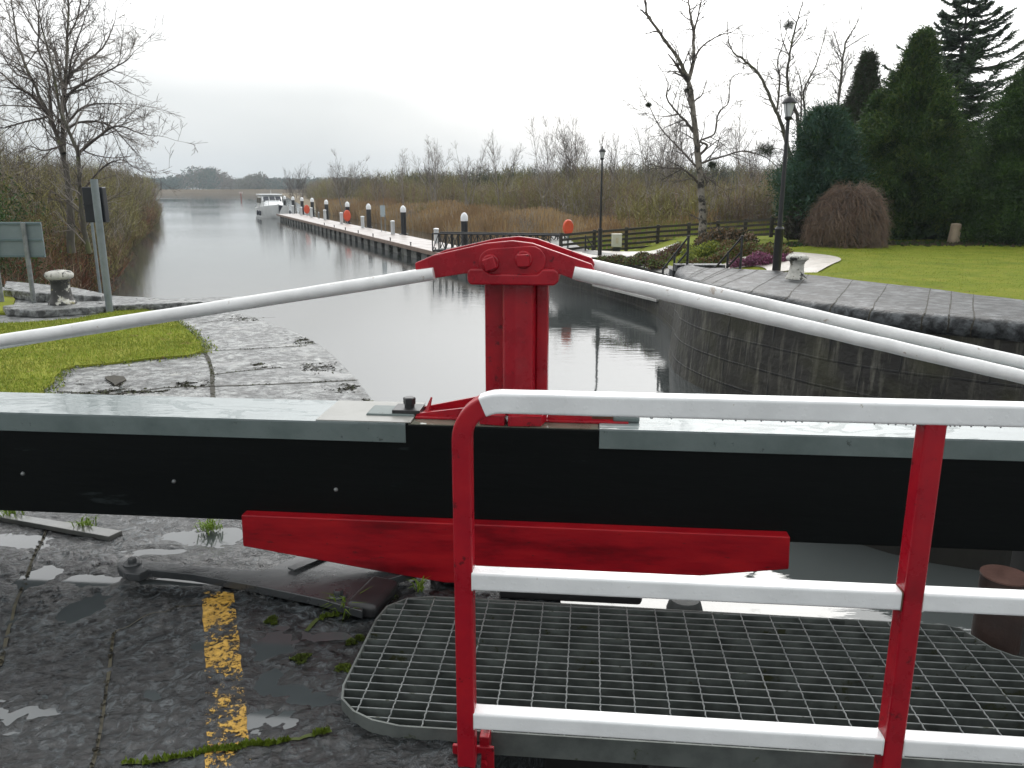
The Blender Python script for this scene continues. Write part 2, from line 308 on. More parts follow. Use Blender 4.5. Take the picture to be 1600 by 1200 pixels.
def wallmat(name):
    mt = bpy.data.materials.new(name); nt, ns, L = nodes(mt)
    out = N(nt, 'ShaderNodeOutputMaterial'); b = N(nt, 'ShaderNodeBsdfPrincipled', Roughness=.55); L.new(b.outputs[0], out.inputs[0])
    uv = N(nt, 'ShaderNodeTexCoord'); mp = N(nt, 'ShaderNodeMapping'); L.new(uv.outputs['UV'], mp.inputs[0])
    br = N(nt, 'ShaderNodeTexBrick', Scale=1); dn = N(nt, 'ShaderNodeTexNoise', Scale=1.1, Detail=4); L.new(mp.outputs[0], dn.inputs['Vector']); dv_ = N(nt, 'ShaderNodeVectorMath', _operation='MULTIPLY_ADD'); L.new(dn.outputs['Color'], dv_.inputs[0]); dv_.inputs[1].default_value = (.12, .035, 0); L.new(mp.outputs[0], dv_.inputs[2]); L.new(dv_.outputs[0], br.inputs['Vector'])
    br.inputs['Color1'].default_value = (.012, .011, .009, 1); br.inputs['Color2'].default_value = (.026, .024, .019, 1); br.inputs['Mortar'].default_value = (.006, .006, .006, 1)
    br.inputs['Mortar Size'].default_value = .018; br.inputs['Brick Width'].default_value = 1.05; br.inputs['Row Height'].default_value = .40; br.inputs['Mortar Smooth'].default_value = .4
    mp2 = N(nt, 'ShaderNodeMapping'); mp2.inputs['Scale'].default_value = (5, .55, 1); L.new(uv.outputs['UV'], mp2.inputs[0])
    n1 = N(nt, 'ShaderNodeTexNoise', Scale=1.6, Detail=8, Roughness=.7); L.new(mp2.outputs[0], n1.inputs['Vector'])
    k = ramp(nt, n1.outputs['Fac'], [(.50, 0), (.68, .9)])
    mx = N(nt, 'ShaderNodeMix', _data_type='RGBA'); L.new(k, mx.inputs[0]); L.new(br.outputs['Color'], mx.inputs[6]); mx.inputs[7].default_value = (.13, .126, .10, 1)
    n3 = N(nt, 'ShaderNodeTexNoise', Scale=1.3, Detail=6); L.new(uv.outputs['UV'], n3.inputs['Vector'])
    k3 = ramp(nt, n3.outputs['Fac'], [(.5, 0), (.72, .8)])
    mx3 = N(nt, 'ShaderNodeMix', _data_type='RGBA'); L.new(k3, mx3.inputs[0]); L.new(mx.outputs[2], mx3.inputs[6]); mx3.inputs[7].default_value = (.035, .035, .014, 1)
    L.new(mx3.outputs[2], b.inputs['Base Color'])
    nb = N(nt, 'ShaderNodeTexNoise', Scale=6, Detail=8); L.new(uv.outputs['UV'], nb.inputs['Vector'])
    ad = N(nt, 'ShaderNodeMath', _operation='MULTIPLY_ADD'); L.new(br.outputs['Fac'], ad.inputs[0]); ad.inputs[1].default_value = -1.2; L.new(nb.outputs['Fac'], ad.inputs[2])
    bp = N(nt, 'ShaderNodeBump', Strength=.8, Distance=.03); L.new(ad.outputs[0], bp.inputs['Height']); L.new(bp.outputs[0], b.inputs['Normal'])
    return mt
QUAYWALL = wallmat('quay_wall_masonry')

def watermat():
    mt = bpy.data.materials.new('lake_water'); nt, ns, L = nodes(mt)
    out = N(nt, 'ShaderNodeOutputMaterial'); b = N(nt, 'ShaderNodeBsdfPrincipled', Roughness=.015, IOR=1.45); L.new(b.outputs[0], out.inputs[0])
    b.inputs['Base Color'].default_value = (.050, .057, .056, 1)
    v = coords(nt, (.55, 2.2, 1)); v2 = coords(nt, (.25, .6, 1))
    n1 = N(nt, 'ShaderNodeTexNoise', Scale=3.4, Detail=4, Roughness=.5, Distortion=.3); L.new(v, n1.inputs['Vector'])
    n2 = N(nt, 'ShaderNodeTexNoise', Scale=.5, Detail=3, Roughness=.5); L.new(v2, n2.inputs['Vector'])
    # wind patches decide where it is rippled
    n3 = N(nt, 'ShaderNodeTexNoise', Scale=.05, Detail=3); L.new(v2, n3.inputs['Vector'])
    st = ramp(nt, n3.outputs['Fac'], [(.35, .12), (.65, .6)])
    b1 = N(nt, 'ShaderNodeBump', Distance=.011); L.new(st, b1.inputs['Strength']); L.new(n1.outputs['Fac'], b1.inputs['Height'])
    b2 = N(nt, 'ShaderNodeBump', Strength=.10, Distance=.02); L.new(n2.outputs['Fac'], b2.inputs['Height']); L.new(b1.outputs[0], b2.inputs['Normal'])
    L.new(b2.outputs[0], b.inputs['Normal'])
    return mt
WATERM = watermat()
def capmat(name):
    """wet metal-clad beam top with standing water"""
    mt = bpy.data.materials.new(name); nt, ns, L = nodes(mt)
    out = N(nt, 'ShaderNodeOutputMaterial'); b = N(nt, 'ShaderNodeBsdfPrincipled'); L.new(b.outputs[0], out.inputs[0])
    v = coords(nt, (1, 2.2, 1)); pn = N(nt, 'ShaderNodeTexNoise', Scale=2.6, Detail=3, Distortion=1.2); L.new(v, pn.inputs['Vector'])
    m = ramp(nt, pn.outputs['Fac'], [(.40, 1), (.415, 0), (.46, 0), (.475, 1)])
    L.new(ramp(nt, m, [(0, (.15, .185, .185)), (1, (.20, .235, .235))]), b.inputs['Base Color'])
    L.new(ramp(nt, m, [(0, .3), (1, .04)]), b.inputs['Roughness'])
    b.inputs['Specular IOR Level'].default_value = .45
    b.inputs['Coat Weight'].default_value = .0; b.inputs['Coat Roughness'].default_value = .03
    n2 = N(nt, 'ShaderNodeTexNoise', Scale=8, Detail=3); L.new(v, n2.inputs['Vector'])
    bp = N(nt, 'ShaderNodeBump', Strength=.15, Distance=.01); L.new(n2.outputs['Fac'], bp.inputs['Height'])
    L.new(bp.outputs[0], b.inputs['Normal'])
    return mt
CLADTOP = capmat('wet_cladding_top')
def linemat():
    mt = bpy.data.materials.new('worn_yellow_paint'); nt, ns, L = nodes(mt)
    out = N(nt, 'ShaderNodeOutputMaterial'); b = N(nt, 'ShaderNodeBsdfPrincipled', Roughness=.45)
    v = coords(nt); n1 = N(nt, 'ShaderNodeTexNoise', Scale=42, Detail=10, Roughness=.78, Distortion=.2); L.new(v, n1.inputs['Vector'])
    n2 = N(nt, 'ShaderNodeTexNoise', Scale=4.5, Detail=3); L.new(v, n2.inputs['Vector'])
    ad = N(nt, 'ShaderNodeMath', _operation='MULTIPLY_ADD'); L.new(n2.outputs['Fac'], ad.inputs[0]); ad.inputs[1].default_value = .7; L.new(n1.outputs['Fac'], ad.inputs[2])
    k = ramp(nt, ad.outputs[0], [(.835, 0), (.862, 1)])
    L.new(ramp(nt, n1.outputs['Fac'], [(.4, (.20, .12, .02)), (.52, (.45, .26, .035)), (.64, (.62, .38, .07))]), b.inputs['Base Color'])
    bp = N(nt, 'ShaderNodeBump', Strength=.8, Distance=.01); L.new(n1.outputs['Fac'], bp.inputs['Height']); L.new(bp.outputs[0], b.inputs['Normal'])
    t = N(nt, 'ShaderNodeBsdfTransparent'); mx = N(nt, 'ShaderNodeMixShader'); L.new(k, mx.inputs[0]); L.new(t.outputs[0], mx.inputs[1]); L.new(b.outputs[0], mx.inputs[2]); L.new(mx.outputs[0], out.inputs[0])
    return mt
YELLOW = linemat()

def smooth(pts, n=6):
    """catmull-rom through points"""
    out = []
    P = [pts[0]*2-pts[1]]+list(pts)+[pts[-1]*2-pts[-2]]
    for i in range(1, len(P)-2):
        for k in range(n):
            t = k/n; a, b, c, d = P[i-1], P[i], P[i+1], P[i+2]
            out.append(.5*((2*b)+(c-a)*t+(2*a-5*b+4*c-d)*t*t+(3*b-a-3*c+d)*t**3))
    out.append(pts[-1].copy()); return out

# ------------------------------------------------------------------ water, ground
mb = MB(); mb.quad(Vector((-950, -12, WATER)), Vector((950, -12, WATER)), Vector((950, 950, WATER)), Vector((-950, 950, WATER)))
setp(mb.build('water', WATERM), kind='structure')

def inside(x, y, poly):
    c = False; j = len(poly)-1
    for i in range(len(poly)):
        a, b = poly[i], poly[j]
        if (a.y > y) != (b.y > y) and x < (b.x-a.x)*(y-a.y)/(b.y-a.y)+a.x: c = not c
        j = i
    return c
# left quay: one slab of stone with its real edge towards the water
EDGE = [PZ(588, 634), PZ(552, 588), PZ(498, 538), PZ(429, 507), PZ(360, 486), PZ(291, 469), PZ(160, 461), PZ(45, 451), PZ(-160, 440)]
NEAR = [Vector((-.08, -1.5, 0)), Vector((-.08, 2.45, 0)), Vector((.2, 2.8, 0)), Vector((.2, 3.02, 0)), Vector((-.3, 3.25, 0)), Vector((-.42, 4.2, 0)), Vector((-.75, 5.3, 0))]
SPLITY = 4.35
qe = smooth(EDGE, 5)
def flatpoly(name, pts, z0, z1, m, tri=True, **k):
    mb = MB(); top = [Vector((p.x, p.y, z1)) for p in pts]
    mb.prism([Vector((p.x, p.y, z0)) for p in pts], Vector((0, 0, z1-z0)), 0)
    return setp(mb.build(name, m, **k), kind='structure')
near_poly = [Vector((-22, -1.5, 0))]+NEAR[:-2]+[Vector((-.45, SPLITY, 0)), Vector((-22, SPLITY, 0))]
flatpoly('quay_foundation', near_poly, -3, -.06, STONE)
PUDS = [(20, 842, .20, .10), (340, 836, .22, .16), (290, 838, .15, .10), (150, 905, .16, .06), (130, 950, .10, .13), (425, 1005, .10, .14), (440, 1075, .12, .05), (520, 992, .13, .05), (420, 1060, .07, .10), (300, 905, .30, .05), (312, 1008, .05, .05), (560, 880, .3, .15), (250, 860, .2, .05), (480, 1090, .10, .04), (60, 900, .08, .12)]
PUDC = [(*PZ(x, y).xy, a, b) for x, y, a, b in PUDS]
HOLES = [(230, 1085, .05, .035, .02), (430, 1120, .13, .05, .014), (395, 1125, .06, .05, .012), (300, 1090, .03, .03, .008), (30, 1120, .2, .14, .010)]
HOLEC = [(*PZ(x, y).xy, a, b, c) for x, y, a, b, c in HOLES]
JOINTS = [smooth([PZ(x, y) for x, y in q], 6) for q in ([(0, 1040), (20, 960), (45, 890), (72, 828)], [(130, 1230), (150, 1180), (165, 1090), (178, 990)], [(178, 990), (240, 960), (310, 945)], [(190, 1196), (260, 1186), (380, 1165), (460, 1155), (515, 1144)])]
JP = np.array([(a.lerp(b, k/6).x, a.lerp(b, k/6).y) for q in JOINTS for a, b in zip(q, q[1:]) for k in range(6)])
def hq(x, y, fine=True):
    v = Vector((x, y, 0))
    h = .007*noise.noise(v*1.3)+.005*noise.noise(v*4.1+Vector((3, 1, 0)))
    f1 = noise.noise(v*9+Vector((0, 7, 0))); w_ = v+Vector((noise.noise(v*11), noise.noise(v*11+Vector((5, 5, 5))), 0))*.03
    t_ = noise.noise(w_*17); st = .5*(1+math.tanh(t_*7)); f2 = noise.noise(w_*36+Vector((1, 2, 3))); f3 = abs(noise.noise(w_*62))
    p = 0
    for cx, cy, a, b in PUDC:
        e = ((x-cx)/a)**2+((y-cy)/b)**2
        if e < 6: p = max(p, math.exp(-e))
    h += (.0030*f1+.0065*st+.0060*f2-.0040*f3)*(1-.75*p)-.017*p+.001
    for cx, cy, a, b, c in HOLEC:
        e = ((x-cx)/a)**2+((y-cy)/b)**2
        if e < 6: h -= c*math.exp(-e)*(.6+.8*abs(f1))
    dj = float(((JP[:, 0]-x)**2+(JP[:, 1]-y)**2).min())**.5
    if dj < .03: h -= .006*(1-dj/.03)
    return h
gx = [-3.6+.0145*i for i in range(int(3.85/.0145)+1)]; gy = []; q = 1.35
while q < 4.36: gy.append(min(q, SPLITY)); q += .0075+.0030*max(0, q-1.6)
mb = MB(); idx = {}
edge_poly = [Vector((-3.7, 1, 0)), Vector((-.08, 1, 0))]+NEAR[1:-2]+[Vector((-.45, 4.4, 0)), Vector((-3.7, 4.4, 0))]
for j, y in enumerate(gy):
    for i, x in enumerate(gx):
        if abs(x+.0) > .72*y+.55 or not inside(x, y, edge_poly): continue
        idx[i, j] = len(mb.v); mb.v.append(Vector((x, y, hq(x, y))))
for (i, j) in idx:
    if (i+1, j) in idx and (i, j+1) in idx and (i+1, j+1) in idx: mb.f.append((idx[i, j], idx[i+1, j], idx[i+1, j+1], idx[i, j+1])); mb.m.append(0)
setp(mb.build('quay_paving', STONE, smooth=True), kind='structure')
fill = MB(); fill.quad(Vector((-22, -1.5, -.03)), Vector((-3.55, -1.5, -.03)), Vector((-3.55, SPLITY, -.03)), Vector((-22, SPLITY, -.03))); setp(fill.build('quay_paving', STONE), kind='structure')
PUD = mat('puddle_water', [(.3, (.045, .052, .054)), (.6, (.058, .066, .068))], 2, .06, bump=.02, bscale=3)
mb = MB().quad(Vector((-3.6, 1.35, -.0068)), Vector((-.1, 1.35, -.0068)), Vector((-.1, SPLITY-.05, -.0068)), Vector((-3.6, SPLITY-.05, -.0068))); setp(mb.build('puddles', PUD), kind='structure')
far_poly = [Vector((-22, SPLITY+.004, 0)), Vector((-.45, SPLITY+.004, 0)), Vector((-.75, 5.3, 0))]+qe+[Vector((-22, 14.0, 0))]
# drop the coping edge slightly irregular
far2 = []
for p in far_poly:
    far2.append(p)
flatpoly('quay_coping', far2, -3, 0.0, STONEFAR)
# surface relief on the coping edge: individual worn lumps
lawn_px = [(-300, 520), (-300, 500), (0, 508), (60, 505), (120, 500), (215, 482), (250, 492), (275, 503), (295, 519), (312, 536), (318, 550), (300, 557), (262, 560), (230, 563), (190, 568), (153, 572), (120, 574), (96, 580), (86, 590), (84, 599), (76, 610), (73, 622), (40, 640), (-300, 640)]
lawn = [PZ(x, y) for x, y in lawn_px]
def subdiv_ring(pts, step, amp, seed):
    out = []
    for i, a in enumerate(pts):
        b = pts[(i+1) % len(pts)]; n = max(1, int((b-a).length/step))
        for k in range(n):
            p = a.lerp(b, k/n); q = noise.noise(Vector((p.x*3, p.y*3, seed)))*amp
            out.append(p+Vector((q, q*.7, 0)))
    return out
lawn = subdiv_ring(lawn, .12, .06, 3)
mb = MB(); mb.prism([Vector((p.x, p.y, .002)) for p in lawn], Vector((0, 0, .02)))
setp(mb.build('lawn', GRASSL), kind='structure')
lawn2_px = [(-260, 498), (0, 492), (10, 492), (18, 487), (24, 470), (10, 458), (-10, 455), (-260, 452)]
mb = MB(); mb.prism([PZ(x, y, .002) for x, y in lawn2_px], Vector((0, 0, .03))); setp(mb.build('lawn', GRASSL), kind='structure')
def blades(name, poly, n, h, w, mats, z, bb, kind='stuff', ymax=99):
    mb = MB(); c = 0; tries = 0
    while c < n and tries < n*8:
        tries += 1
        x = R.uniform(bb[0], bb[1]); y = R.uniform(bb[2], bb[3])
        if not inside(x, y, poly) or abs(x) > .70*y+.5: continue
        a = R.uniform(0, 6.28); hh = h*R.uniform(.5, 1.3); d = Vector((math.cos(a), math.sin(a), 0))*w; l = Vector((R.gauss(0, .4)*hh, R.gauss(0, .4)*hh, hh))
        b = Vector((x, y, z)); mb.tri(b-d, b+d, b+l, R.randrange(len(mats))); c += 1
    return setp(mb.build(name, mats), kind=kind)
edge_ = []
for p in lawn:
    for k in range(60):
        a = R.gauss(0, .045); edge_.append((p.x+a+.02, p.y+R.gauss(0, .045)))
mb = MB()
for x, y in edge_:
    if y < 4.4 or x < -6: continue
    h = R.uniform(.008, .035); b = Vector((x, y, .002)); q = Vector((R.gauss(0, .005), R.gauss(0, .005), 0)); mb.tri(b-q, b+q, b+Vector((R.gauss(0, .02), R.gauss(0, .02), h)), R.choice((0, 0, 1, 2, 3)))
setp(mb.build('grass_edge', [BLADE, BLADE2, MOSSD, STONEFAR]), kind='stuff')
blades('grass', lawn, 42000, .028, .004, [BLADE, BLADE, BLADE2, GRASSL], .02, (-12, 0, 4, 12))
# stone slab lying round the far bollard, slightly raised coping block behind
def slab(name, px, z0, h, m, label, cat, bevel=.02, n=.12):
    pts = subdiv_ring([PZ(x, y, z0) for x, y in px], n, .03, 9)
    o = MB().prism(pts, Vector((0, 0, h))).build(name, m, bevel=bevel)
    if label: setp(o, label, cat)
    else: setp(o, kind='structure')
    return o
slab('stone_slab', [(10, 494), (60, 497), (190, 488), (420, 478), (410, 472), (260, 478), (165, 481), (100, 483), (30, 486), (8, 489)], .0, .10, STONEFAR, 'long low grey stone slab under the lichened bollard beside the grass', 'stone slab')
slab('raised_coping', [(8, 466), (60, 472), (110, 475), (160, 478), (168, 474), (120, 463), (60, 456), (10, 452)], .0, .14, STONEFAR, 'raised dark coping block behind the lichened bollard', 'stone block')
# joints between paving stones with dirt and moss
def joint(px, w, mats, name='moss', z=.003, zh=.012, seed=1, dens=1, zs=0):
    mb = MB(); pts = smooth([PZ(x, y, zs) for x, y in px], 8)
    pts = [Vector((p.x, p.y, (hq(p.x, p.y)+.002) if p.y < SPLITY else 0)) for p in pts]
    for i in range(len(pts)-1):
        a, b = pts[i], pts[i+1]; t = (b-a).normalized(); s = t.cross(Vector((0, 0, 1)))
        w1 = w*(.7+.6*abs(noise.noise(a*6))); w2 = w*(.7+.6*abs(noise.noise(b*6)))
        mb.quad(a-s*w1+Vector((0, 0, z)), a+s*w1+Vector((0, 0, z)), b+s*w2+Vector((0, 0, z)), b-s*w2+Vector((0, 0, z)), 0)
        if noise.noise(a*4.3) < -.12: continue
        for k in range(int((b-a).length/.01*dens*(1+1.2*noise.noise(a*9)))):
            p = a.lerp(b, R.random())+s*R.gauss(0, w*.6)+Vector((0, 0, z)); an = R.uniform(0, 6.28); r = R.uniform(.004, .012)
            q = Vector((math.cos(an), math.sin(an), 0))*r
            mb.tri(p-q, p+q, p+Vector((R.gauss(0, .004), R.gauss(0, .004), R.uniform(.3, 1)*zh)), 1)
    return mb
CRACK = mat('joint_dirt', [(.3, (.012, .010, .006)), (.6, (.03, .026, .014))], 12, .8, bump=.5)
JDIRT = mat('joint_silt', [(.3, (.022, .019, .010)), (.6, (.05, .043, .022))], 12, .7, bump=.5)
mbs = [joint([(0, 1040), (20, 960), (45, 890), (72, 828)], .007, 0), joint([(130, 1230), (150, 1180), (165, 1090), (178, 990)], .006, 0), joint([(178, 990), (240, 960), (310, 945)], .003, 0)]
mj = MB()
for q in mbs:
    o = len(mj.v); mj.v += q.v; mj.f += [tuple(i+o for i in f) for f in q.f]; mj.m += q.m
setp(mj.build('joint_silt', [JDIRT, CRACK]), kind='stuff')
mj = joint([(190, 1196), (260, 1186), (380, 1165), (460, 1155), (515, 1144)], .008, 0, dens=4, zh=.02)
q = joint([(300, 1181), (380, 1166), (450, 1157), (515, 1143)], .007, 0, dens=14, zh=.016); o = len(mj.v); mj.v += q.v; mj.f += [tuple(i+o for i in f) for f in q.f]; mj.m += q.m
q = joint([(478, 985), (500, 970), (540, 958), (560, 950)], .012, 0, dens=10, zh=.018); o = len(mj.v); mj.v += q.v; mj.f += [tuple(i+o for i in f) for f in q.f]; mj.m += q.m
for (x, y, r, hh) in ((425, 970, .022, .014), (470, 1030, .03, .016), (548, 1008, .018, .018), (538, 1047, .025, .022), (562, 1000, .018, .018), (600, 930, .05, .012)):
    c = PZ(x, y)
    for k in range(420):
        a = R.uniform(0, 6.28); q = r*math.sqrt(R.random())*(1+.35*math.sin(a*3+x)); p = c+Vector((math.cos(a)*q, math.sin(a)*q, .003)); e = Vector((R.gauss(0, .004), R.gauss(0, .004), 0)); p.z = max(-.005, hq(p.x, p.y))+hh*max(0, 1-(q/r)**2)*.8
        mj.tri(p-e, p+e, p+Vector((R.gauss(0, .003), R.gauss(0, .003), .006)), R.randrange(2))
setp(mj.build('moss', [MOSSD, MOSS]), kind='stuff')
mj = MB()
for pxs, w in (([(295, 519), (318, 548), (330, 575), (332, 605), (333, 628)], .022), ([(332, 586), (360, 582), (400, 578), (440, 574)], .012), ([(332, 548), (400, 545), (480, 540)], .010), ([(310, 505), (360, 500), (430, 496)], .010), ([(90, 612), (180, 616), (260, 606), (330, 604), (440, 600), (560, 594)], .016)):
    q = joint(pxs, w, 0, dens=.6); o = len(mj.v); mj.v += q.v; mj.f += [tuple(i+o for i in f) for f in q.f]; mj.m += q.m
setp(mj.build('stone_joints', [CRACK, MOSSD]), kind='structure')
mj = MB()   # mossy dirt crumbs at the coping edge and in hollows
for (x, y, rx, ry, n) in ((215, 611, 60, 3, 900), (150, 616, 40, 4, 600), (300, 601, 24, 5, 400), (484, 532, 22, 6, 700), (330, 478, 60, 6, 700), (240, 473, 60, 5, 500), (545, 606, 28, 6, 400), (405, 572, 12, 4, 260), (560, 628, 26, 5, 500), (180, 596, 12, 6, 200), (390, 498, 40, 5, 300), (500, 575, 30, 8, 300)):
    for k in range(n):
        p = PZ(x+R.gauss(0, rx*.5), y+R.gauss(0, ry*.5))
        if not inside(p.x+.02, p.y, far_poly): continue
        if noise.noise(p*9) < -.05: continue
        pass; e = Vector((R.gauss(0, .012), R.gauss(0, .012), 0))
        mj.tri(p-e*.8, p+e*.8+Vector((0, 0, .002)), p+Vector((R.gauss(0, .01), R.gauss(0, .01), R.uniform(.003, .012))), 0 if R.random() < .2 else 1)
setp(mj.build('moss', [MOSSD, CRACK]), kind='stuff')
# yellow line
lp = smooth([PZ(356, 1300, .0), PZ(356, 1185, .0), PZ(352, 1080, .0), PZ(346, 1000, .0), PZ(340, 925, .0)], 30)
mb = MB(); NW = 12
for i, a in enumerate(lp):
    ed = .066+.008*noise.noise(a*14); ed2 = .066+.008*noise.noise(a*14+Vector((9, 9, 9)))
    for k in range(NW+1): x = a.x-ed+(ed+ed2)*k/NW; mb.v.append(Vector((x, a.y, max(hq(x, a.y), -.006)+.0016)))
for i in range(len(lp)-1):
    for k in range(NW): q = i*(NW+1)+k; mb.f.append((q, q+1, q+NW+2, q+NW+1)); mb.m.append(0)
setp(mb.build('painted_line', YELLOW), kind='structure')
# blister lumps of weathered stone in the near paving (real relief)
mj = MB(); rr = random.Random(3)
LUMP = STONE
def tuft(px, py, n, h, sp, label, name='grass_tuft'):
    mb = MB(); c = PZ(px, py)
    for k in range(n):
        a = R.uniform(0, 6.28); b = c+Vector((R.gauss(0, sp), R.gauss(0, sp), 0)); dr = Vector((math.cos(a), math.sin(a), 0)); hh = h*R.uniform(.5, 1.1)
        p1 = b+dr*hh*.35+Vector((0, 0, hh*.7)); p2 = b+dr*hh*R.uniform(.8, 1.1)+Vector((0, 0, hh*R.uniform(.5, .9))); s = Vector((-dr.y, dr.x, 0))*.0028
        mb.quad(b-s, b+s, p1+s, p1-s, 0); mb.tri(p1-s, p1+s, p2, 0)
    return setp(mb.build(name, [BLADE2]), label, 'grass tuft')
tuft(328, 828, 50, .07, .025, 'small green grass tuft in the puddle under the beam beside the red board')
tuft(135, 826, 45, .07, .02, 'grass tuft sprouting from the end half of the flat timber strip')
tuft(15, 808, 60, .08, .03, 'grass tufts along the far end of the flat timber strip')
tuft(536, 958, 30, .10, .02, 'thin grass tuft beside the iron anchor plate bolt')
tuft(655, 925, 16, .08, .01, 'few grass blades beside the corner of the grating')
# flat timber strip in the puddle
pts = [PZ(-60, 802), PZ(0, 806), PZ(192, 836), PZ(170, 846), PZ(0, 815), PZ(-60, 808)]
setp(MB().prism(pts, Vector((0, 0, .025))).build('timber_strip', mat('wet_timber_strip', [(.3, (.07, .075, .07)), (.6, (.12, .12, .11))], 4, .15, bump=.2), bevel=.004), 'flat wet grey strip lying in the puddle under the beam', 'timber strip')
# hole / drain marks on the coping
slab('iron_ring_plate', [(165, 590), (178, 588), (194, 590), (196, 595), (186, 600), (180, 604), (172, 597)], .002, .012, CRACK, 'small dark iron fitting in the pale stone beside the grass', 'iron fitting', bevel=0, n=.05)

# ------------------------------------------------------------------ anchor strap on the quay
IRON = mat('wet_painted_iron', [(.3, (.018, .02, .022)), (.6, (.04, .043, .045))], 6, .16, bump=.4, bscale=14, rough2=.34, coat=.1, bdist=.004)
t = empty('anchor_strap', PZ(370, 900), 'long flat black iron anchor strap bolted onto the wet stone quay', 'anchor strap')
ol = [(182, 882), (186, 876), (200, 872), (216, 872), (228, 877), (300, 884), (410, 893), (470, 868), (540, 862), (660, 884), (660, 890), (565, 918), (572, 940), (566, 956), (552, 952), (505, 938), (400, 916), (300, 898), (232, 891), (218, 898), (198, 897), (186, 890)]
pts = [PZ(x, y, .05) for x, y in ol]; pts = [Vector((p.x, p.y, .018)) for p in pts]
MB().prism(pts, Vector((0, 0, .035))).build('strap', IRON, t, bevel=.004)
for (x, y) in ((207, 880), (529, 930)):
    MB().lathe(Vector((*PZ(x, y, .055).xy, .05)), [(.036, 0), (.038, .006), (.034, .012)], 20).lathe(Vector((*PZ(x, y, .055).xy, .062)), [(.020, 0), (.020, .014), (.017, .018)], 6).build('bolt', IRON, t, smooth=True, angle=40)
# raised rib plate
pts = [PZ(x, y, .058) for x, y in [(450, 889), (505, 866), (519, 868), (460, 893)]]; MB().prism(pts, Vector((0, 0, .008))).build('rib', IRON, t)
c = PZ(600, 945, .0)
t = setp(MB().prism([W(-.93, 2.78, 0.002), W(-.80, 2.75, .002), W(-.76, 2.98, .002), W(-.88, 3.02, .002)], Vector((0, 0, .065))).build('iron_block', STEELBLACK, bevel=.02), 'squat black iron block between the anchor plate and the grating corner', 'iron block')
t = setp(MB().prism([PZ(672, 912), PZ(690, 904), PZ(720, 905), PZ(722, 912), PZ(694, 912), PZ(682, 922)], Vector((0, 0, .03))).build('iron_bracket', STEELBLACK, bevel=.004), 'small angled iron bracket on the wet stone behind the red post', 'bracket')
setp(MB().prism([W(-.34, 2.97, .002), W(.24, 2.97, .002), W(.25, 3.03, .002), W(-.34, 3.05, .002)], Vector((0, 0, .06))).build('iron_sill', STEELBLACK, bevel=.015), 'black rounded iron sill along the rear edge of the grating', 'iron sill')
setp(MB().lathe(W(.42, 3.02, -.3), [(.075, 0), (.075, .27), (.06, .32)], 16).build('fender_post', mat('wet_grey_timber', [(.3, (.03, .035, .035)), (.6, (.06, .066, .064))], 6, .5), smooth=True, angle=50), 'short round-topped dark timber post standing in the water behind the grating', 'post')

# ------------------------------------------------------------------ lock gate: beam, king post, truss rods, board, leaf
g = empty('lock_gate', W(-.296, 3.26, .25), 'black lock gate balance beam with red king post and white truss rods', 'lock gate')
AX = (UX, NX, Vector((0, 0, 1)))
BD0, BD1 = 3.105, 3.42; bz0, bz1 = .246, .700
MB().box(W(-.2, (BD0+BD1)/2, (bz0+bz1)/2), (9.0, BD1-BD0, bz1-bz0), AX).build('beam', BLACKTIMBER, g, bevel=.006)
def clad(s0, s1, label=None):
    mb = MB(); e = .006
    mb.box(W((s0+s1)/2, BD0-e/2, bz1-.037), (s1-s0, e, .078), AX)
    mb.box(W((s0+s1)/2, BD1+e/2, bz1-.037), (s1-s0, e, .078), AX)
    o = mb.build('cladding', CLAD, g, bevel=.002)
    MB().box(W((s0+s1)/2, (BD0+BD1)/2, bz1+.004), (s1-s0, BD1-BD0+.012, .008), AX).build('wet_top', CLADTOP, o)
clad(-4.7, -.74); clad(.055, 4.3)
mb = MB().box(W(-.34, 3.26, bz1+.002), (.78, .30, .004), AX).build('bare_top', mat('wet_bare_top', [(.3, (.07, .07, .05)), (.6, (.14, .14, .11))], 5, .06, bump=.1, bscale=6), g)
# pale slip of cladding left on the top
mb = MB().box(W(-.92, 3.262, bz1+.010), (.40, .312, .004), AX).build('pale_patch', mat('pale_wet_sheet', [(.3, (.22, .22, .20)), (.6, (.29, .29, .27))], 5, .35, bump=.1, spec=.3), g)
# bolt heads in the beam face
for x, y in ((36, 740), (272, 752), (525, 765)):
    d = ray(x, y); tt = BD0/(d.x*NX.x+d.y*NX.y); p = Vector((d.x*tt, d.y*tt, EYE+d.z*tt))
    MB().tube([p-NX*.0, p-NX*.009], [.010, .006], 8).build('bolt_head', GALV, g, smooth=True)
# red tapered board
def onb(x, y, dd):
    d = ray(x, y); tt = dd/(d.x*NX.x+d.y*NX.y); return Vector((d.x*tt, d.y*tt, EYE+d.z*tt))
s0, s1 = -1.451, .822
prof = [(s0, .297), (s1, .297), (s1+.006, .155), (.30, .085), (.134, .062), (-.30, .036), (-.575, .024), (-.85, .062), (s0-.004, .153)]
MB().prism([W(s, 3.045, z) for s, z in prof], NX*.058).build('rubbing_board', REDBOARD, g, bevel=.006)
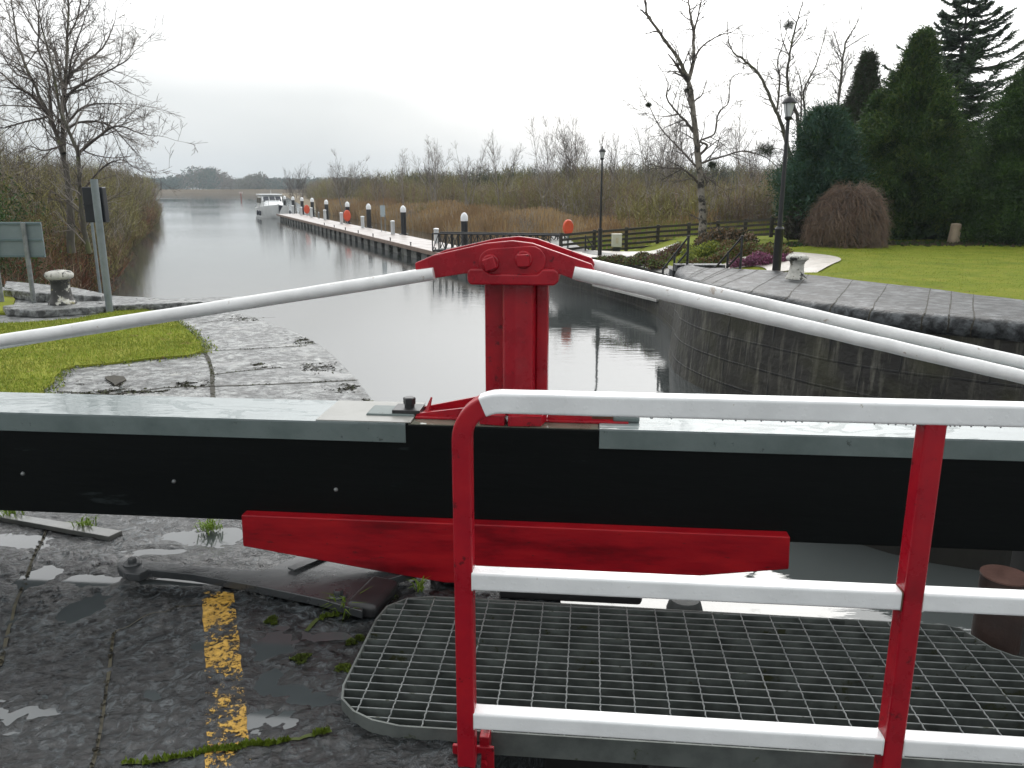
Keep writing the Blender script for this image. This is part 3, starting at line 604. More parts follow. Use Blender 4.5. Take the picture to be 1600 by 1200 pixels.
# king post
PC = -.296
kp = empty('king_post', W(PC, 3.24, .70), None, None); kp.parent = g; kp.location = parent_inv(g) @ W(PC, 3.24, .70)
KP = kp
def kbox(mb, s0, s1, d0, d1, z0, z1): return mb.box(W((s0+s1)/2, (d0+d1)/2, (z0+z1)/2), (s1-s0, d1-d0, z1-z0), AX)
mb = MB()
zt = 1.30
kbox(mb, PC-.125, PC-.045, 3.215, 3.26, .745, zt)
kbox(mb, PC+.085, PC+.132, 3.215, 3.32, .745, zt)
mb.prism([W(PC-.046, 3.262, .74), W(PC-.046, 3.15, .74), W(PC-.030, 3.132, .74), W(PC+.010, 3.122, .74), W(PC+.075, 3.150, .74), W(PC+.090, 3.262, .74)], Vector((0, 0, zt-.74)))
kbox(mb, PC-.127, PC+.130, 3.262, 3.34, .745, zt)
mb.build('column', RED, kp, bevel=.006)
mb = MB()   # flared foot
mb.prism([W(PC-.14, 3.125, .704), W(PC-.035, 3.108, .704), W(PC-.028, 3.20, .704), W(PC-.14, 3.20, .704)], Vector((0, 0, .045)))
mb.prism([W(PC-.020, 3.104, .704), W(PC+.115, 3.118, .704), W(PC+.135, 3.20, .704), W(PC-.020, 3.20, .704)], Vector((0, 0, .045)))
# sloped gusset toes
for a, b in ((-.14, -.03), (-.02, .12)):
    i = [W(PC+a, 3.11, .748), W(PC+b, 3.108, .748), W(PC+b-.01, 3.17, .80), W(PC+a+.02, 3.19, .80)]
    mb.quad(*i)
mb.build('foot', RED, kp, bevel=.005)
for sg, L1, L2 in ((-1, .13, .42), (1, .13, .47)):
    mb = MB()
    for dd, hh in ((3.20, .055), (3.30, .075)):
        a = [W(PC+sg*L1, dd, .706), W(PC+sg*L2, dd, .706), W(PC+sg*L2, dd, .722), W(PC+sg*(L1+.02), dd, .706+hh)]
        if sg > 0: a = a[::-1]
        mb.prism(a, NX*.012)
    kbox(mb, min(PC+sg*L1, PC+sg*L2), max(PC+sg*L1, PC+sg*L2), 3.18, 3.34, .7045, .714)
    mb.build('foot_wing', RED, kp, bevel=.002)
kbox(MB(), -.82, -.70, 3.20, 3.31, .7045, .735).build('foot_plate', STEELBLACK, kp, bevel=.004)
kbox(MB(), -.93, -.72, 3.19, 3.33, .7045, .72).build('pad', CLAD, kp, bevel=.006)
kbox(MB(), .11, .22, 3.19, 3.33, .7045, .738).build('pad', CLAD, kp, bevel=.012)
kbox(MB(), .02, .12, 3.20, 3.32, .715, .738).build('foot_plate', RUSTY, kp, bevel=.004)
MB().lathe(W(-.755, 3.255, .735), [(.022, 0), (.022, .014)], 16).lathe(W(-.755, 3.255, .749), [(.026, 0), (.027, .026), (.023, .03)], 6).build('foot_bolt', STEELBLACK, kp, smooth=True, angle=40)
mb = MB().tube([W(-.675, 3.23, .72), W(-.655, 3.24, .785)], [.012, .004], 4).build('spike', RED, kp)
# saddle (cross head)
mb = MB()
sp = []
for k in range(9): a = math.pi*k/8; sp.append((math.cos(a), math.sin(a)))
hw = .172
pr = [W(PC-hw+.012, 0, 1.285), W(PC+hw-.008, 0, 1.285), W(PC+hw+.008, 0, 1.30), W(PC+hw+.008, 0, 1.338), W(PC+hw-.01, 0, 1.348), W(PC+hw-.055, 0, 1.348), W(PC+hw-.075, 0, 1.328), W(PC-hw+.09, 0, 1.328), W(PC-hw+.062, 0, 1.348), W(PC-hw+.01, 0, 1.348), W(PC-hw, 0, 1.335), W(PC-hw, 0, 1.30)]
mb.prism([p+NX*3.055 for p in pr], NX*.35)
mb.build('saddle', RED, kp, bevel=.010, seg=3)
# link plates front and rear
def onz(x, y): # image point to (s,z) on the front plane
    p = onb(x, y, 3.085); return (p.dot(UX), p.z)
fr = [onz(*q) for q in [(648, 411), (676, 399), (725, 388), (760, 380), (800, 376), (832, 380), (860, 390), (925, 413), (930, 424), (922, 443), (905, 440), (862, 424), (830, 428), (780, 430), (745, 427), (725, 428), (672, 436), (657, 441), (650, 432)]]
for dd, nm in ((3.085, 0), (3.365, .0)):
    o = MB().prism([W(s+nm, dd, z) for s, z in fr], NX*.026).build('link_plate', RED, kp, bevel=.005)
a0 = onz(748, 405); 
for dd, w in ((3.072, 1), (3.391, -1)):
    ob = []
    cz = 1.372
    for k in range(10): a = math.pi/2+math.pi*k/9; ob.append((PC-.072+.058*math.cos(a), cz-.004+.056*math.sin(a)))
    for k in range(10): a = -math.pi/2+math.pi*k/9; ob.append((PC+.072+.058*math.cos(a), cz+.006+.056*math.sin(a)))
    MB().prism([W(s, dd, z) for s, z in ob], NX*.014).build('splice_plate', RED, kp, bevel=.004)
for ds, dz, rot in ((-.082, -.004, .35), (.045, .010, .05)):
    c = W(PC+ds, 3.058, 1.372+dz)
    X = UX*math.cos(rot)+Vector((0, 0, 1))*math.sin(rot); Zz = NX.cross(X)
    mb = MB().tube([W(PC+ds, 3.073, 1.372+dz), W(PC+ds, 3.060, 1.372+dz)], [.036, .032], 16)
    mb.box(W(PC+ds, 3.045, 1.372+dz), (.046, .034, .046), (X, NX, X.cross(NX)))
    mb.build('square_bolt', RED, kp, bevel=.004)
# rods
def rod(dd, side, ex):
    if side < 0 and dd < 3.2: A = Vector((-.60+ex, 1.325)); B = Vector((-2.49, 1.02))
    elif side < 0: A = Vector((-.60+ex, 1.306)); B = Vector((-2.49, .984))
    else: A = Vector((-.06+ex, 1.335)); B = Vector((1.645, .958))
    if side > 0 and dd > 3.2: A.y += .012; B.y += .022
    dr = (B-A).normalized(); L = 4.3 if side < 0 else 2.3
    n = 40; pts = []
    for k in range(n+1):
        q = A+dr*L*k/n; pts.append(W(q.x, dd, q.y+.002*noise.noise(Vector((k*.5, dd, side)))))
    rad = [.0262+.0010*noise.noise(Vector((k*.9, dd*7, side))) for k in range(n+1)]; rad[0] = .0245; 
    return MB().tube(pts, rad, 20).build('truss_rod', WHITEROD, g, smooth=True, angle=60)
for dd in (3.072, 3.405):
    rod(dd, -1, 0); rod(dd, 1, 0)
# leaf of the gate under the walkway
MB().box(W(1.4, 2.78, -1.25), (3.3, .14, 2.4), AX).build('leaf', DARKVOID, g, bevel=.01)
mb = MB().box(W(2.85, 3.25, -.9), (2.0, .28, 2.24), AX).build('leaf', DARKVOID, g, bevel=.01)

# ------------------------------------------------------------------ walkway grating
wk = empty('walkway', W(.4, 2.5, .04), 'galvanised open steel grating walkway with rounded corner and notch for the pile', 'walkway')
gz = .04; gh = .055
outl = [(-.60, 2.893), (-.70, 2.870), (-.765, 2.80), (-.782, 2.70), (-.782, 2.28), (-.765, 2.21), (-.71, 2.152), (-.64, 2.115), (-.55, 2.095), (3.0, 2.095), (3.0, 2.66), (1.70, 2.63), (1.60, 2.645), (1.52, 2.675), (1.47, 2.72), (1.435, 2.80), (1.415, 2.845), (1.37, 2.865)]
OL = [Vector((a, b, 0)) for a, b in outl]
def span(axis, val):
    """intervals of the outline crossed by the line axis=val"""
    xs = []
    for i in range(len(OL)):
        a, b = OL[i], OL[(i+1) % len(OL)]; aa, bb = (a.y, b.y) if axis == 'd' else (a.x, b.x)
        if (aa > val) != (bb > val):
            t_ = (val-aa)/(bb-aa); xs.append((a.x+(b.x-a.x)*t_) if axis == 'd' else (a.y+(b.y-a.y)*t_))
    xs.sort(); return list(zip(xs[::2], xs[1::2]))
mb = MB(); d = 2.13
while d < 2.88:
    for a, b in span('d', d):
        if b > 3: b = 3
        mb.box(W((a+b)/2, d, gz-gh/2), (b-a, .0045, gh), AX)
    d += .0435
mb.build('bearing_bars', GALVDARK, wk)
mb = MB(); d = 2.13
while d < 2.88:   # lighter upper edges of the same bars
    for a, b in span('d', d): mb.box(W((a+b)/2, d, gz+.001), (b-a, .0036, .003), AX)
    d += .0435
mb.build('bar_edges', GALV, wk)
mb = MB(); s = -.70
while s < 2.95:
    for a, b in span('s', s):
        n = int((b-a)/.0145); pts = [W(s+(.0012 if k % 2 else -.0012), a+(b-a)*k/n, gz+.002) for k in range(n+1)]
        mb.tube(pts, [(.0031 if (k//1) % 3 else .0022) for k in range(n+1)], 5, cap=False)
    s += .1095
mb.build('twisted_rods', GALV, wk, smooth=True)
mb = MB()
M = len(OL)
cen = Vector((1.2, 2.5, 0))
ring = []
for i in range(M):
    a, b = OL[i-1], OL[i]; c = OL[(i+1) % M]; t1 = (b-a).normalized(); t2 = (c-b).normalized(); t_ = (t1+t2).normalized(); ring.append(Vector((t_.y, -t_.x, 0)))
# outward test
sgn = 1 if (OL[4]+ring[4]*.01-cen).length > (OL[4]-cen).length else -1
for i in range(M):
    j = (i+1) % M
    o1 = OL[i]+ring[i]*sgn*.004; o2 = OL[j]+ring[j]*sgn*.004; i1 = OL[i]-ring[i]*sgn*.003; i2 = OL[j]-ring[j]*sgn*.003
    for (p, q) in ((o1, o2), (i2, i1)): mb.quad(W(p.x, p.y, gz-.075), W(q.x, q.y, gz-.075), W(q.x, q.y, gz+.004), W(p.x, p.y, gz+.004))
    mb.quad(W(o1.x, o1.y, gz+.004), W(o2.x, o2.y, gz+.004), W(i2.x, i2.y, gz+.004), W(i1.x, i1.y, gz+.004))
    mb.quad(W(i1.x, i1.y, gz-.075), W(i2.x, i2.y, gz-.075), W(o2.x, o2.y, gz-.075), W(o1.x, o1.y, gz-.075))
mb.build('edge_band', mat('galvanised_band', [(.3, (.085, .095, .09)), (.6, (.15, .165, .155))], 9, .5, metal=.3, bump=.3, bscale=40, bdist=.001, spots=((.05, .06, .02), 5, .6)), wk)
# support beams below
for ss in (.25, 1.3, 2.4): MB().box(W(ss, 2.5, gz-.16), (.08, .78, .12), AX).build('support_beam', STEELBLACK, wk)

# ------------------------------------------------------------------ railing
rl = empty('railing', W(.4, 2.0, 0), 'red and white square tube guard railing in front of the grating', 'railing')
q = .24; rp = []
for (cx, cy, a0_) in ((1-q, 1-q, 0), (-1+q, 1-q, 90), (-1+q, -1+q, 180), (1-q, -1+q, 270)):
    c0 = Vector((math.cos(math.radians(a0_)), math.sin(math.radians(a0_)))); c1 = Vector((-c0.y, c0.x))
    rp.append((cx+q*c0.x-c1.x*.10, cy+q*c0.y-c1.y*.10))
    for k in range(4): a = math.radians(a0_+k*30); rp.append((cx+q*math.cos(a), cy+q*math.sin(a)))
    rp.append((cx+q*c1.x-c0.x*.10, cy+q*c1.y-c0.y*.10))
RD = 2.005
def sq(name, pts, r, m, cap=True): return MB().tube(pts, r, prof=rp, cap=cap).build(name, m, rl, smooth=True, angle=80)
topz = 1.108; xl = -.325
# white top rail
n = 30; pts = [W(xl+.105*(1-math.sin(math.radians(a_))), RD, topz-.105*(1-math.cos(math.radians(a_)))) for a_ in (27, 18, 9)]+[W(-.22+(3.0+.22)*k/n, RD, topz+.0006*noise.noise(Vector((k*.7, 0, 0)))) for k in range(n+1)]
sq('top_rail', pts, .0275, WHITE)
# red bent end post
rad = .105; bend = []
for k in range(11):
    a = math.radians(90+9*k); bend.append(W(xl+rad+rad*math.cos(a)-.0, RD, topz-rad+rad*math.sin(a)))
pts = [W(-.2625, RD, topz)]
pts = [p for p in bend if (p.dot(UX)) < -.262]
pts = [W(xl+.105*(1-math.sin(math.radians(25))), RD, topz-.105*(1-math.cos(math.radians(25))))]+[p for p in pts if p.z < topz-.105*(1-math.cos(math.radians(27)))]+[W(xl, RD, z) for z in (.8, .6, .4, .2, 0, -.2)]
sq('end_post', pts, .0260, RED)
def wob(r, a, b, name='post', m=WHITE):
    return sq(name, [a.lerp(b, k/12)+Vector((0, 0, .0005*noise.noise(Vector((k, a.x, a.z))))) for k in range(13)], r, m)
PS = .858
for zz in (.600, .160):
    wob(.0262, W(xl+.0235, RD, zz), W(PS-.0265, RD, zz), 'rail'); wob(.0262, W(PS+.0265, RD, zz), W(3.0, RD, zz), 'rail')
sq('post', [W(PS, RD, z) for z in (1.082, .8, .6, .4, .2, 0, -.25)], .0268, RED)
sq('post', [W(2.05, RD, z) for z in (1.082, .6, 0, -.25)], .0268, RED)
for zz in (.600, .160):
    for ss in (xl+.0245, PS-.0275, PS+.0275):
        MB().tube([W(ss-.0015, RD, zz), W(ss+.0015, RD, zz)], .0275+.001*R.random(), prof=rp).build('weld', RUSTY if ss < PS-.01 and zz > .3 and ss > 0 else WHITEROD, rl)
mb = MB(); mb.box(W(xl+.012, 2.045, -.07), (.125, .012, .20), AX)
mb.build('bracket', RED, rl, bevel=.003)
MB().tube([W(xl+.043, 2.034, -.02), W(xl+.043, 2.02, -.02)], [.013, .012], 6).build('bolt', RED, rl)
mb = MB(); mb.box(W(xl+.045, 2.07, .03), (.03, .05, .06), AX); mb.build('lug', RED, rl, bevel=.003)
mb = MB(); mb.tube([W(PS, RD+.02, z) for z in (-.1, -.2)], .01, 6)
# water drops hanging beneath the top rail
mb = MB()
for k in range(70):
    s = R.uniform(.05, 2.2); c = W(s, RD-.012, topz-.0275-.001)
    mb.lathe(c-Vector((0, 0, .003)), [(.0005, -.002), (.0024, .0), (.0030, .003), (.0022, .005)], 6)
for k in range(50):
    s = R.uniform(-.28, 2.2); zz = R.choice((.600, .160)); mb.lathe(W(s, RD-.012, zz-.029), [(.0004, -.002), (.002, .0), (.0026, .003), (.0018, .005)], 6)
DROP = mat('water_drops', [(.3, (.5, .52, .53)), (.7, (.6, .62, .63))], 5, .03, bump=0)
setp(mb.build('water_drops', DROP, rl), kind='stuff')

# rusty pile and small steel plate at its side
pl = empty('rusty_pile', W(1.70, 2.83, 0), 'rusty round steel pile standing in the notch of the grating', 'pile')
MB().lathe(W(1.575, 2.90, -2.6), [(.082, 0), (.082, 2.83), (.080, 2.838)], 24).build('pile_body', mat('dark_rusty_steel', [(.3, (.018, .010, .008)), (.6, (.035, .018, .013))], 6, .6, bump=.4, bscale=30), pl, smooth=True, angle=50)
MB().lathe(W(1.575, 2.90, .238), [(.084, 0), (.084, .006)], 24).build('rim', mat('rust_cap', [(.3, (.09, .05, .04)), (.6, (.15, .085, .07))], 10, .4), pl, smooth=True, angle=50)
setp(MB().box(W(1.80, 2.70, .05), (.10, .01, .09), AX).build('steel_plate', GALV, bevel=.002), 'small grey steel plate at the far edge of the grating notch', 'steel plate')

# ------------------------------------------------------------------ right quay wall
fe = [Vector((4.0, 17.9, 0)), Vector((3.55, 17.0, 0)), PZ(1070, 430), PZ(1095, 440), PZ(1150, 452), PZ(1220, 463), PZ(1300, 475), PZ(1400, 487), PZ(1500, 495), PZ(1600, 503), PZ(1800, 520), Vector((10.8, 7.6, 0)), Vector((16, 5.2, 0)), Vector((30, 0, 0))]
be = [Vector((4.05, 17.95, 0)), Vector((3.95, 17.75, 0)), PZ(1095, 418), PZ(1140, 420), PZ(1210, 424), PZ(1255, 429), PZ(1330, 437), PZ(1420, 448), PZ(1500, 458), PZ(1600, 470), PZ(1800, 494), Vector((12.5, 9.2, 0)), Vector((18, 6.8, 0)), Vector((31, 2, 0))]
f_ = smooth(fe, 10); b_ = smooth(be, 10)
mb = MB(); uvacc = 0; rows = []
prof = [(-.04, .01), (.0, -.005), (.05, -.03), (.085, -.075), (.10, -.14), (.085, -.21), (.04, -.25), (.03, -.30), (.06, -.75), (.10, -1.3), (.15, -1.9), (.2, -2.8)]
wall = MB(); cop = MB(); prev = None; sd = 0
for i, p in enumerate(f_):
    a = f_[max(0, i-1)]; b = f_[min(len(f_)-1, i+1)]; tt = (b-a).normalized(); o = Vector((tt.y, -tt.x, 0)) 
    if o.dot(Vector((-1, -.3, 0))) < 0: o = -o
    if i: sd += (p-f_[i-1]).length
    wav = .03*noise.noise(Vector((sd*1.3, 0, 2)))
    row = [p+o*(x+wav*.6+.025*noise.noise(Vector((sd*2.1, z*4, 5))))+Vector((0, 0, z+(.02*noise.noise(Vector((sd*1.7, 1, 9))) if z > -.3 else 0))) for x, z in prof]
    tk = [p.lerp(b_[i], k/5)+Vector((0, 0, .01+.015*noise.noise(Vector((p.x*2+k, p.y*2, 3))))) for k in range(5, -1, -1)]
    full = tk[:-1]+row
    rows.append((full, sd))
for i in range(len(rows)-1):
    (r0, s0_), (r1, s1_) = rows[i], rows[i+1]
    for k in range(len(r0)-1):
        tgt = cop if k < 5+6 else wall
        j = len(tgt.v); tgt.v += [r0[k], r1[k], r1[k+1], r0[k+1]]; tgt.f.append((j, j+1, j+2, j+3)); tgt.m.append(0)
        if tgt is wall:
            tgt.uv[j] = (s0_, r0[k].z); tgt.uv[j+1] = (s1_, r1[k].z); tgt.uv[j+2] = (s1_, r1[k+1].z); tgt.uv[j+3] = (s0_, r0[k+1].z)
def weld(o, d=1e-4):
    import bmesh
    bm = bmesh.new(); bm.from_mesh(o.data); bmesh.ops.remove_doubles(bm, verts=bm.verts, dist=d); bm.to_mesh(o.data); bm.free()
jm = MB()
jr_ = random.Random(12)
for i in [q for q in range(6, len(rows)-2) if jr_.random() < .13]:
    (r0, _), (r1, _) = rows[i], rows[i+1]
    n_ = len(r0)
    for k in range(11):
        t0 = .35+.12*math.sin(i*2.1+k*.9); a0, b0 = r0[k].lerp(r1[k], t0), r0[k+1].lerp(r1[k+1], t0); tt = (r1[k]-r0[k]).normalized()*.009*(.6+.8*abs(math.sin(i+k*1.7))); up_ = Vector((0, 0, .004))+((r0[k]-rows[i][0][0]).normalized()*.004 if k > 4 else Vector())
        jm.quad(a0-tt+up_, a0+tt+up_, b0+tt+up_, b0-tt+up_)
w_ = empty('quay_wall', PZ(1200, 470), 'curved dark stone quay wall with rounded wet coping beyond the white rods', 'quay wall')
o = cop.build('coping', COPING, w_, smooth=True); weld(o); jm.build('coping_joints', CRACK, w_)
o = wall.build('masonry', QUAYWALL, w_, smooth=True); weld(o)
ap = [Vector(q) for q in ((3.7, 10.1, -1.2), (3.0, 9.2, -1.2), (2.75, 8.4, -1.2), (3.2, 7.7, -1.2), (4.0, 7.05, -1.2), (7, 6.0, -1.2), (12, 5.0, -1.2), (14, 8, -1.2), (7.2, 10.1, -1.2))]  # added block hidden behind the beam, shaped to reflect dark in the water
ap = subdiv_ring(ap, .3, .05, 4); mb = MB(); n_ = len(ap); mb.v = [p.copy() for p in ap]+[Vector((p.x, p.y, -2.9)) for p in ap]; sd = 0
mb.f.append(tuple(range(n_))); mb.m.append(0)
for k in range(n_): mb.f.append((k, (k+1) % n_, n_+(k+1) % n_, n_+k)); mb.m.append(0)
for k in range(n_):
    sd += (ap[k]-ap[k-1]).length; mb.uv[k] = (sd, ap[k].z); mb.uv[k+n_] = (sd, -2.9)
mb.build('added_reflection_block', mat('dark_reflection_surface', [(.3, (.006, .006, .005)), (.6, (.018, .017, .013))], 3, .6, bump=.6, stretch=(1, 1, .5)), w_)
# far lower wall
lw = smooth([Vector((4.1, 18.5, 0)), Vector((4.1, 23, 0)), Vector((3.1, 26.8, 0)), Vector((1.85, 31, 0)), Vector((1.7, 36, 0)), Vector((1.9, 40, 0))], 6)
mb = MB(); sd = 0; rows = []
for i, p in enumerate(lw):
    if i: sd += (p-lw[i-1]).length
    rows.append(([Vector((p.x+x, p.y, z+.03*noise.noise(Vector((sd, z, 0))))) for x, z in ((.9, -.60), (.25, -.62), (0, -.66), (-.03, -1.1), (-.08, -1.5), (-.15, -2.8))], sd))
for i in range(len(rows)-1):
    (r0, a), (r1, b) = rows[i], rows[i+1]
    for k in range(5):
        j = len(mb.v); mb.v += [r0[k], r1[k], r1[k+1], r0[k+1]]; mb.f.append((j, j+1, j+2, j+3)); mb.m.append(0)
        mb.uv[j] = (a*1.6, r0[k].z*1.6); mb.uv[j+1] = (b*1.6, r1[k].z*1.6); mb.uv[j+2] = (b*1.6, r1[k+1].z*1.6); mb.uv[j+3] = (a*1.6, r0[k+1].z*1.6)
o = mb.build('retaining_wall', QUAYWALL); weld(o); setp(o, 'low old stone retaining wall below the grey path beyond the king post', 'wall')
a, b = PZ(925, 447, -1.45), PZ(1025, 472, -1.45)
nn = Vector(((b-a).y, -(b-a).x, 0)).normalized()
if nn.x > 0: nn = -nn
setp(MB().prism([a, b, b-nn*.6, a-nn*.6], Vector((0, 0, .08))).build('concrete_ledge', mat('pale_concrete', [(.3, (.34, .34, .32)), (.6, (.45, .45, .43))], 3, .4), bevel=.01), 'narrow pale concrete ledge at the foot of the low stone wall', 'ledge')
# ------------------------------------------------------------------ right land
def lerp(a, b, t): return a+(b-a)*t
def sst(a, b, x):
    t = max(0, min(1, (x-a)/(b-a))); return t*t*(3-2*t)
def XR(y):
    P = [(-5, 33), (2, 28), (9.2, 12.1), (12, 7.6), (14.9, 5.9), (16.2, 5.15), (17.2, 4.6), (18.5, 4.65), (23, 4.7), (26.8, 3.7), (31, 2.5), (36, 2.2), (40, 2.3), (46, .2), (54, -3.2), (106, -23.5), (160, -42), (350, -98), (900, -260)]
    for (y0, x0), (y1, x1) in zip(P, P[1:]):
        if y <= y1: return x0+(x1-x0)*(y-y0)/(y1-y0)
    return P[-1][1]
def hR(x, y):
    h = lerp(-.62, -.012, sst(4.5, 7.5, x-(.0))) if y > 16.5 else -.012
    h = lerp(h, h-.35, sst(26, 36, y)) if y > 26 else h
    if y > 38: h = lerp(h, -1.35, sst(38, 50, y)); 
    h += sst(60, 140, y)*max(0, x-XR(y))*.004
    e = x-XR(y)
    if y > 40: h = min(h, WATER-.3+e*.25)
    return h+.05*noise.noise(Vector((x*.15, y*.15, 0)))*sst(22, 40, y)
ys = [-5, 2, 6, 9.2, 10.5, 12, 13.5, 14.9, 16.2, 17.2, 18.5]+[20+1.5*k for k in range(20)]+[52, 56, 60, 66, 72, 80, 90, 100, 115, 130, 150, 180, 220, 280, 350, 500, 900]
xs = [0, .4, .8, 1.3, 2, 2.6, 3.3, 4.2, 5, 6, 7, 8, 10, 13, 17, 22, 30, 40, 55, 80, 120, 200, 400]
mb = MB(); nx = len(xs)
for y in ys:
    for e in xs:
        x = XR(y)+e; mb.v.append(Vector((x, y, hR(x, y))))
for j in range(len(ys)-1):
    for i in range(nx-1):
        a = j*nx+i; mb.f.append((a, a+1, a+nx+1, a+nx)); cy = (ys[j]+ys[j+1])/2
        mb.m.append(0 if cy < 37 else 1)
setp(mb.build('ground', [GRASSR, MARSH], smooth=True), kind='structure')
def PH(px, py, Y0=None, lift=0.0):
    """image point dropped on the right land surface"""
    z = 0.0
    for k in range(25): p = PZ(px, py, z); z = z*.5+.5*hR(p.x, p.y)
    return Vector((p.x, p.y, z+lift))
# path, beds
def strip(name, pairs, m, lift):
    A = smooth([PZ(x, y, z) for (x, y, z) in [q[0] for q in pairs]], 8); B = smooth([PZ(x, y, z) for (x, y, z) in [q[1] for q in pairs]], 8)
    mb = MB()
    for i in range(len(A)-1):
        for k in range(4):
            q = [A[i].lerp(B[i], k/4), A[i].lerp(B[i], (k+1)/4), A[i+1].lerp(B[i+1], (k+1)/4), A[i+1].lerp(B[i+1], k/4)]
            mb.quad(*[Vector((p.x, p.y, max(hR(p.x, p.y), -.66)+lift)) for p in q])
    return setp(mb.build(name, m), kind='structure')
strip('path', [((1140, 421, 0), (1215, 425, 0)), ((1180, 411, 0), (1262, 419, 0)), ((1200, 405, 0), (1312, 408, 0)), ((1180, 399, 0), (1300, 400, 0)), ((1130, 395, 0), (1240, 394, 0)), ((1090, 392, 0), (1160, 390, 0))], PATHM, .02)
strip('path', [((840, 402, -.6), (840, 393, -.75)), ((900, 402, -.6), (900, 395, -.75)), ((985, 402, -.6), (985, 396, -.7)), ((1060, 400, -.6), (1060, 393, -.7))], PATHM, .03)
def clumpset(mb, c, r, n, sz, mats, flat=.5):
    for k in range(n):
        v = Vector((R.gauss(0, 1), R.gauss(0, 1), abs(R.gauss(0, 1)))).normalized()*(R.random()**.4)
        p = c+Vector((v.x*r[0], v.y*r[1], v.z*r[2])); d = Vector((R.gauss(0, 1), R.gauss(0, 1), R.gauss(.6, .8))).normalized()*sz*R.uniform(.6, 1.4); s = d.orthogonal().normalized()*sz*.3
        s.rotate(Matrix.Rotation(R.uniform(0, 6.28), 3, d))
        mb.quad(p-s, p+s, p+d+s*.4, p+d-s*.4, R.randrange(mats))
def shrub(name, spots, mats, label, cat, group=None, n=900, sz=.06):
    mb = MB()
    for (x, y, rx, rz) in spots:
        c = PH(x, y); c.z -= .02; clumpset(mb, c, (rx, rx*.9, rz), n, sz, len(mats))
    return setp(mb.build(name, mats), label, cat, group)
HG = 'heather beds beside the quay steps'
shrub('heather', [(1155, 416, .28, .22), (1178, 414, .32, .24), (1200, 412, .28, .22), (1222, 408, .28, .2), (1185, 408, .3, .25)], [L_PURP, L_PURP, L_PLUM], 'purple pink heather mound beside the lamp post at the quay end', 'heather', HG)
shrub('heather', [(1092, 402, .4, .35), (1110, 396, .45, .4), (1075, 412, .35, .3), (1082, 400, .4, .35), (1125, 390, .4, .3), (1100, 388, .4, .35)], [L_YEL, L_YEL, L_GREEN], 'yellow green heather mound below the birch trunk', 'heather', HG, 1100)
shrub('heather', [(1130, 408, .4, .3), (1150, 400, .45, .35), (1110, 414, .4, .25), (1170, 396, .45, .35), (1200, 397, .4, .3), (1090, 416, .35, .25), (1140, 392, .4, .35), (1215, 398, .4, .3)], [L_BROWN, L_BROWN, L_GREEN], 'rusty brown heather spread between the two quay handrails', 'heather', HG, 1000)
shrub('heather', [(1050, 400, .4, .35), (1035, 408, .4, .35), (1062, 396, .4, .4), (1020, 412, .4, .3)], [L_PLUM, L_BROWN, L_GREEN], 'dull plum shrubs above the low stone wall', 'shrub', None, 1000)
shrub('heather', [(965, 410, .4, .25), (990, 412, .4, .25), (1005, 405, .35, .25), (945, 409, .35, .2), (1025, 418, .35, .25)], [L_GREEN, L_BROWN, SOIL], 'low scrubby plants on the slope below the cabinet path', 'shrub', None, 900)
shrub('brown_shrub', [(1130, 385, .8, .6), (1150, 383, .7, .5), (1112, 386, .6, .5)], [L_BROWN, B_BROWN, G_BROWN], 'loose brown shrub beside the foot of the birch', 'shrub', None, 1800, .09)
# ------------------------------------------------------------------ handrails by the steps
def hand(ptsA, label):
    c = ptsA[0][0]; o = empty('handrail', ptsA[0][1], label, 'handrail')
    for kind_, a, b in ptsA[1]:
        MB().tube([a, b], .022 if kind_ == 'rail' else .028, 8).build(kind_, STEELBLACK, o, smooth=True, angle=50)
    return o
def hr(px_top, py_top, px_foot, py_foot, px_low, py_low, Yt, Yl, label):
    top = PY(px_top, py_top, Yt); foot = Vector((top.x, top.y, PY(px_foot, py_foot, Yt).z)); low = PY(px_low, py_low, Yl)
    H = top.z-foot.z; mid = top.lerp(low, .52); up = Vector((0, 0, 1))
    return hand((0, (foot, [('post', foot-up*.1, top+up*.03), ('rail', top, low), ('post', mid-up*H, mid+up*.03), ('post', low-up*H, low+up*.03), ('rail', foot+up*H*.52, low-up*H*.48)])[0:1] and (foot, [('post', foot-up*.1, top+up*.03), ('rail', top, low), ('post', mid-up*H, mid+up*.03), ('post', low-up*H, low+up*.03), ('rail', foot+up*H*.52, low-up*H*.48)])[1]) if False else ((0, foot), [('post', foot-up*.1, top+up*.03), ('rail', top, low), ('post', mid-up*H, mid+up*.03), ('post', low-up*H, low+up*.03), ('rail', foot+up*H*.52, low-up*H*.48)]), label)
hr(1076, 370, 1076, 417, 1036, 420, 18.2, 19.8, 'black tubular handrail going down the steps in front of the birch')
hr(1160, 370, 1160, 419, 1118, 418, 17.0, 17.6, 'black tubular handrail rising over the brown heather beside the purple heather')
hr(915, 369, 915, 396, 935, 398, 30, 30.5, 'small sloping black handrail between the lifebuoy post and the slender lamp post')
# steps down at the quay end
mb = MB()
for k in range(5):
    mb.box(Vector((4.25-.0*k, 18.3+.42*k, -.12-.16*k)), (1.1, .42, .16))
setp(mb.build('stone_steps', COPING, bevel=.01), 'grey stone steps down from the end of the quay', 'steps')
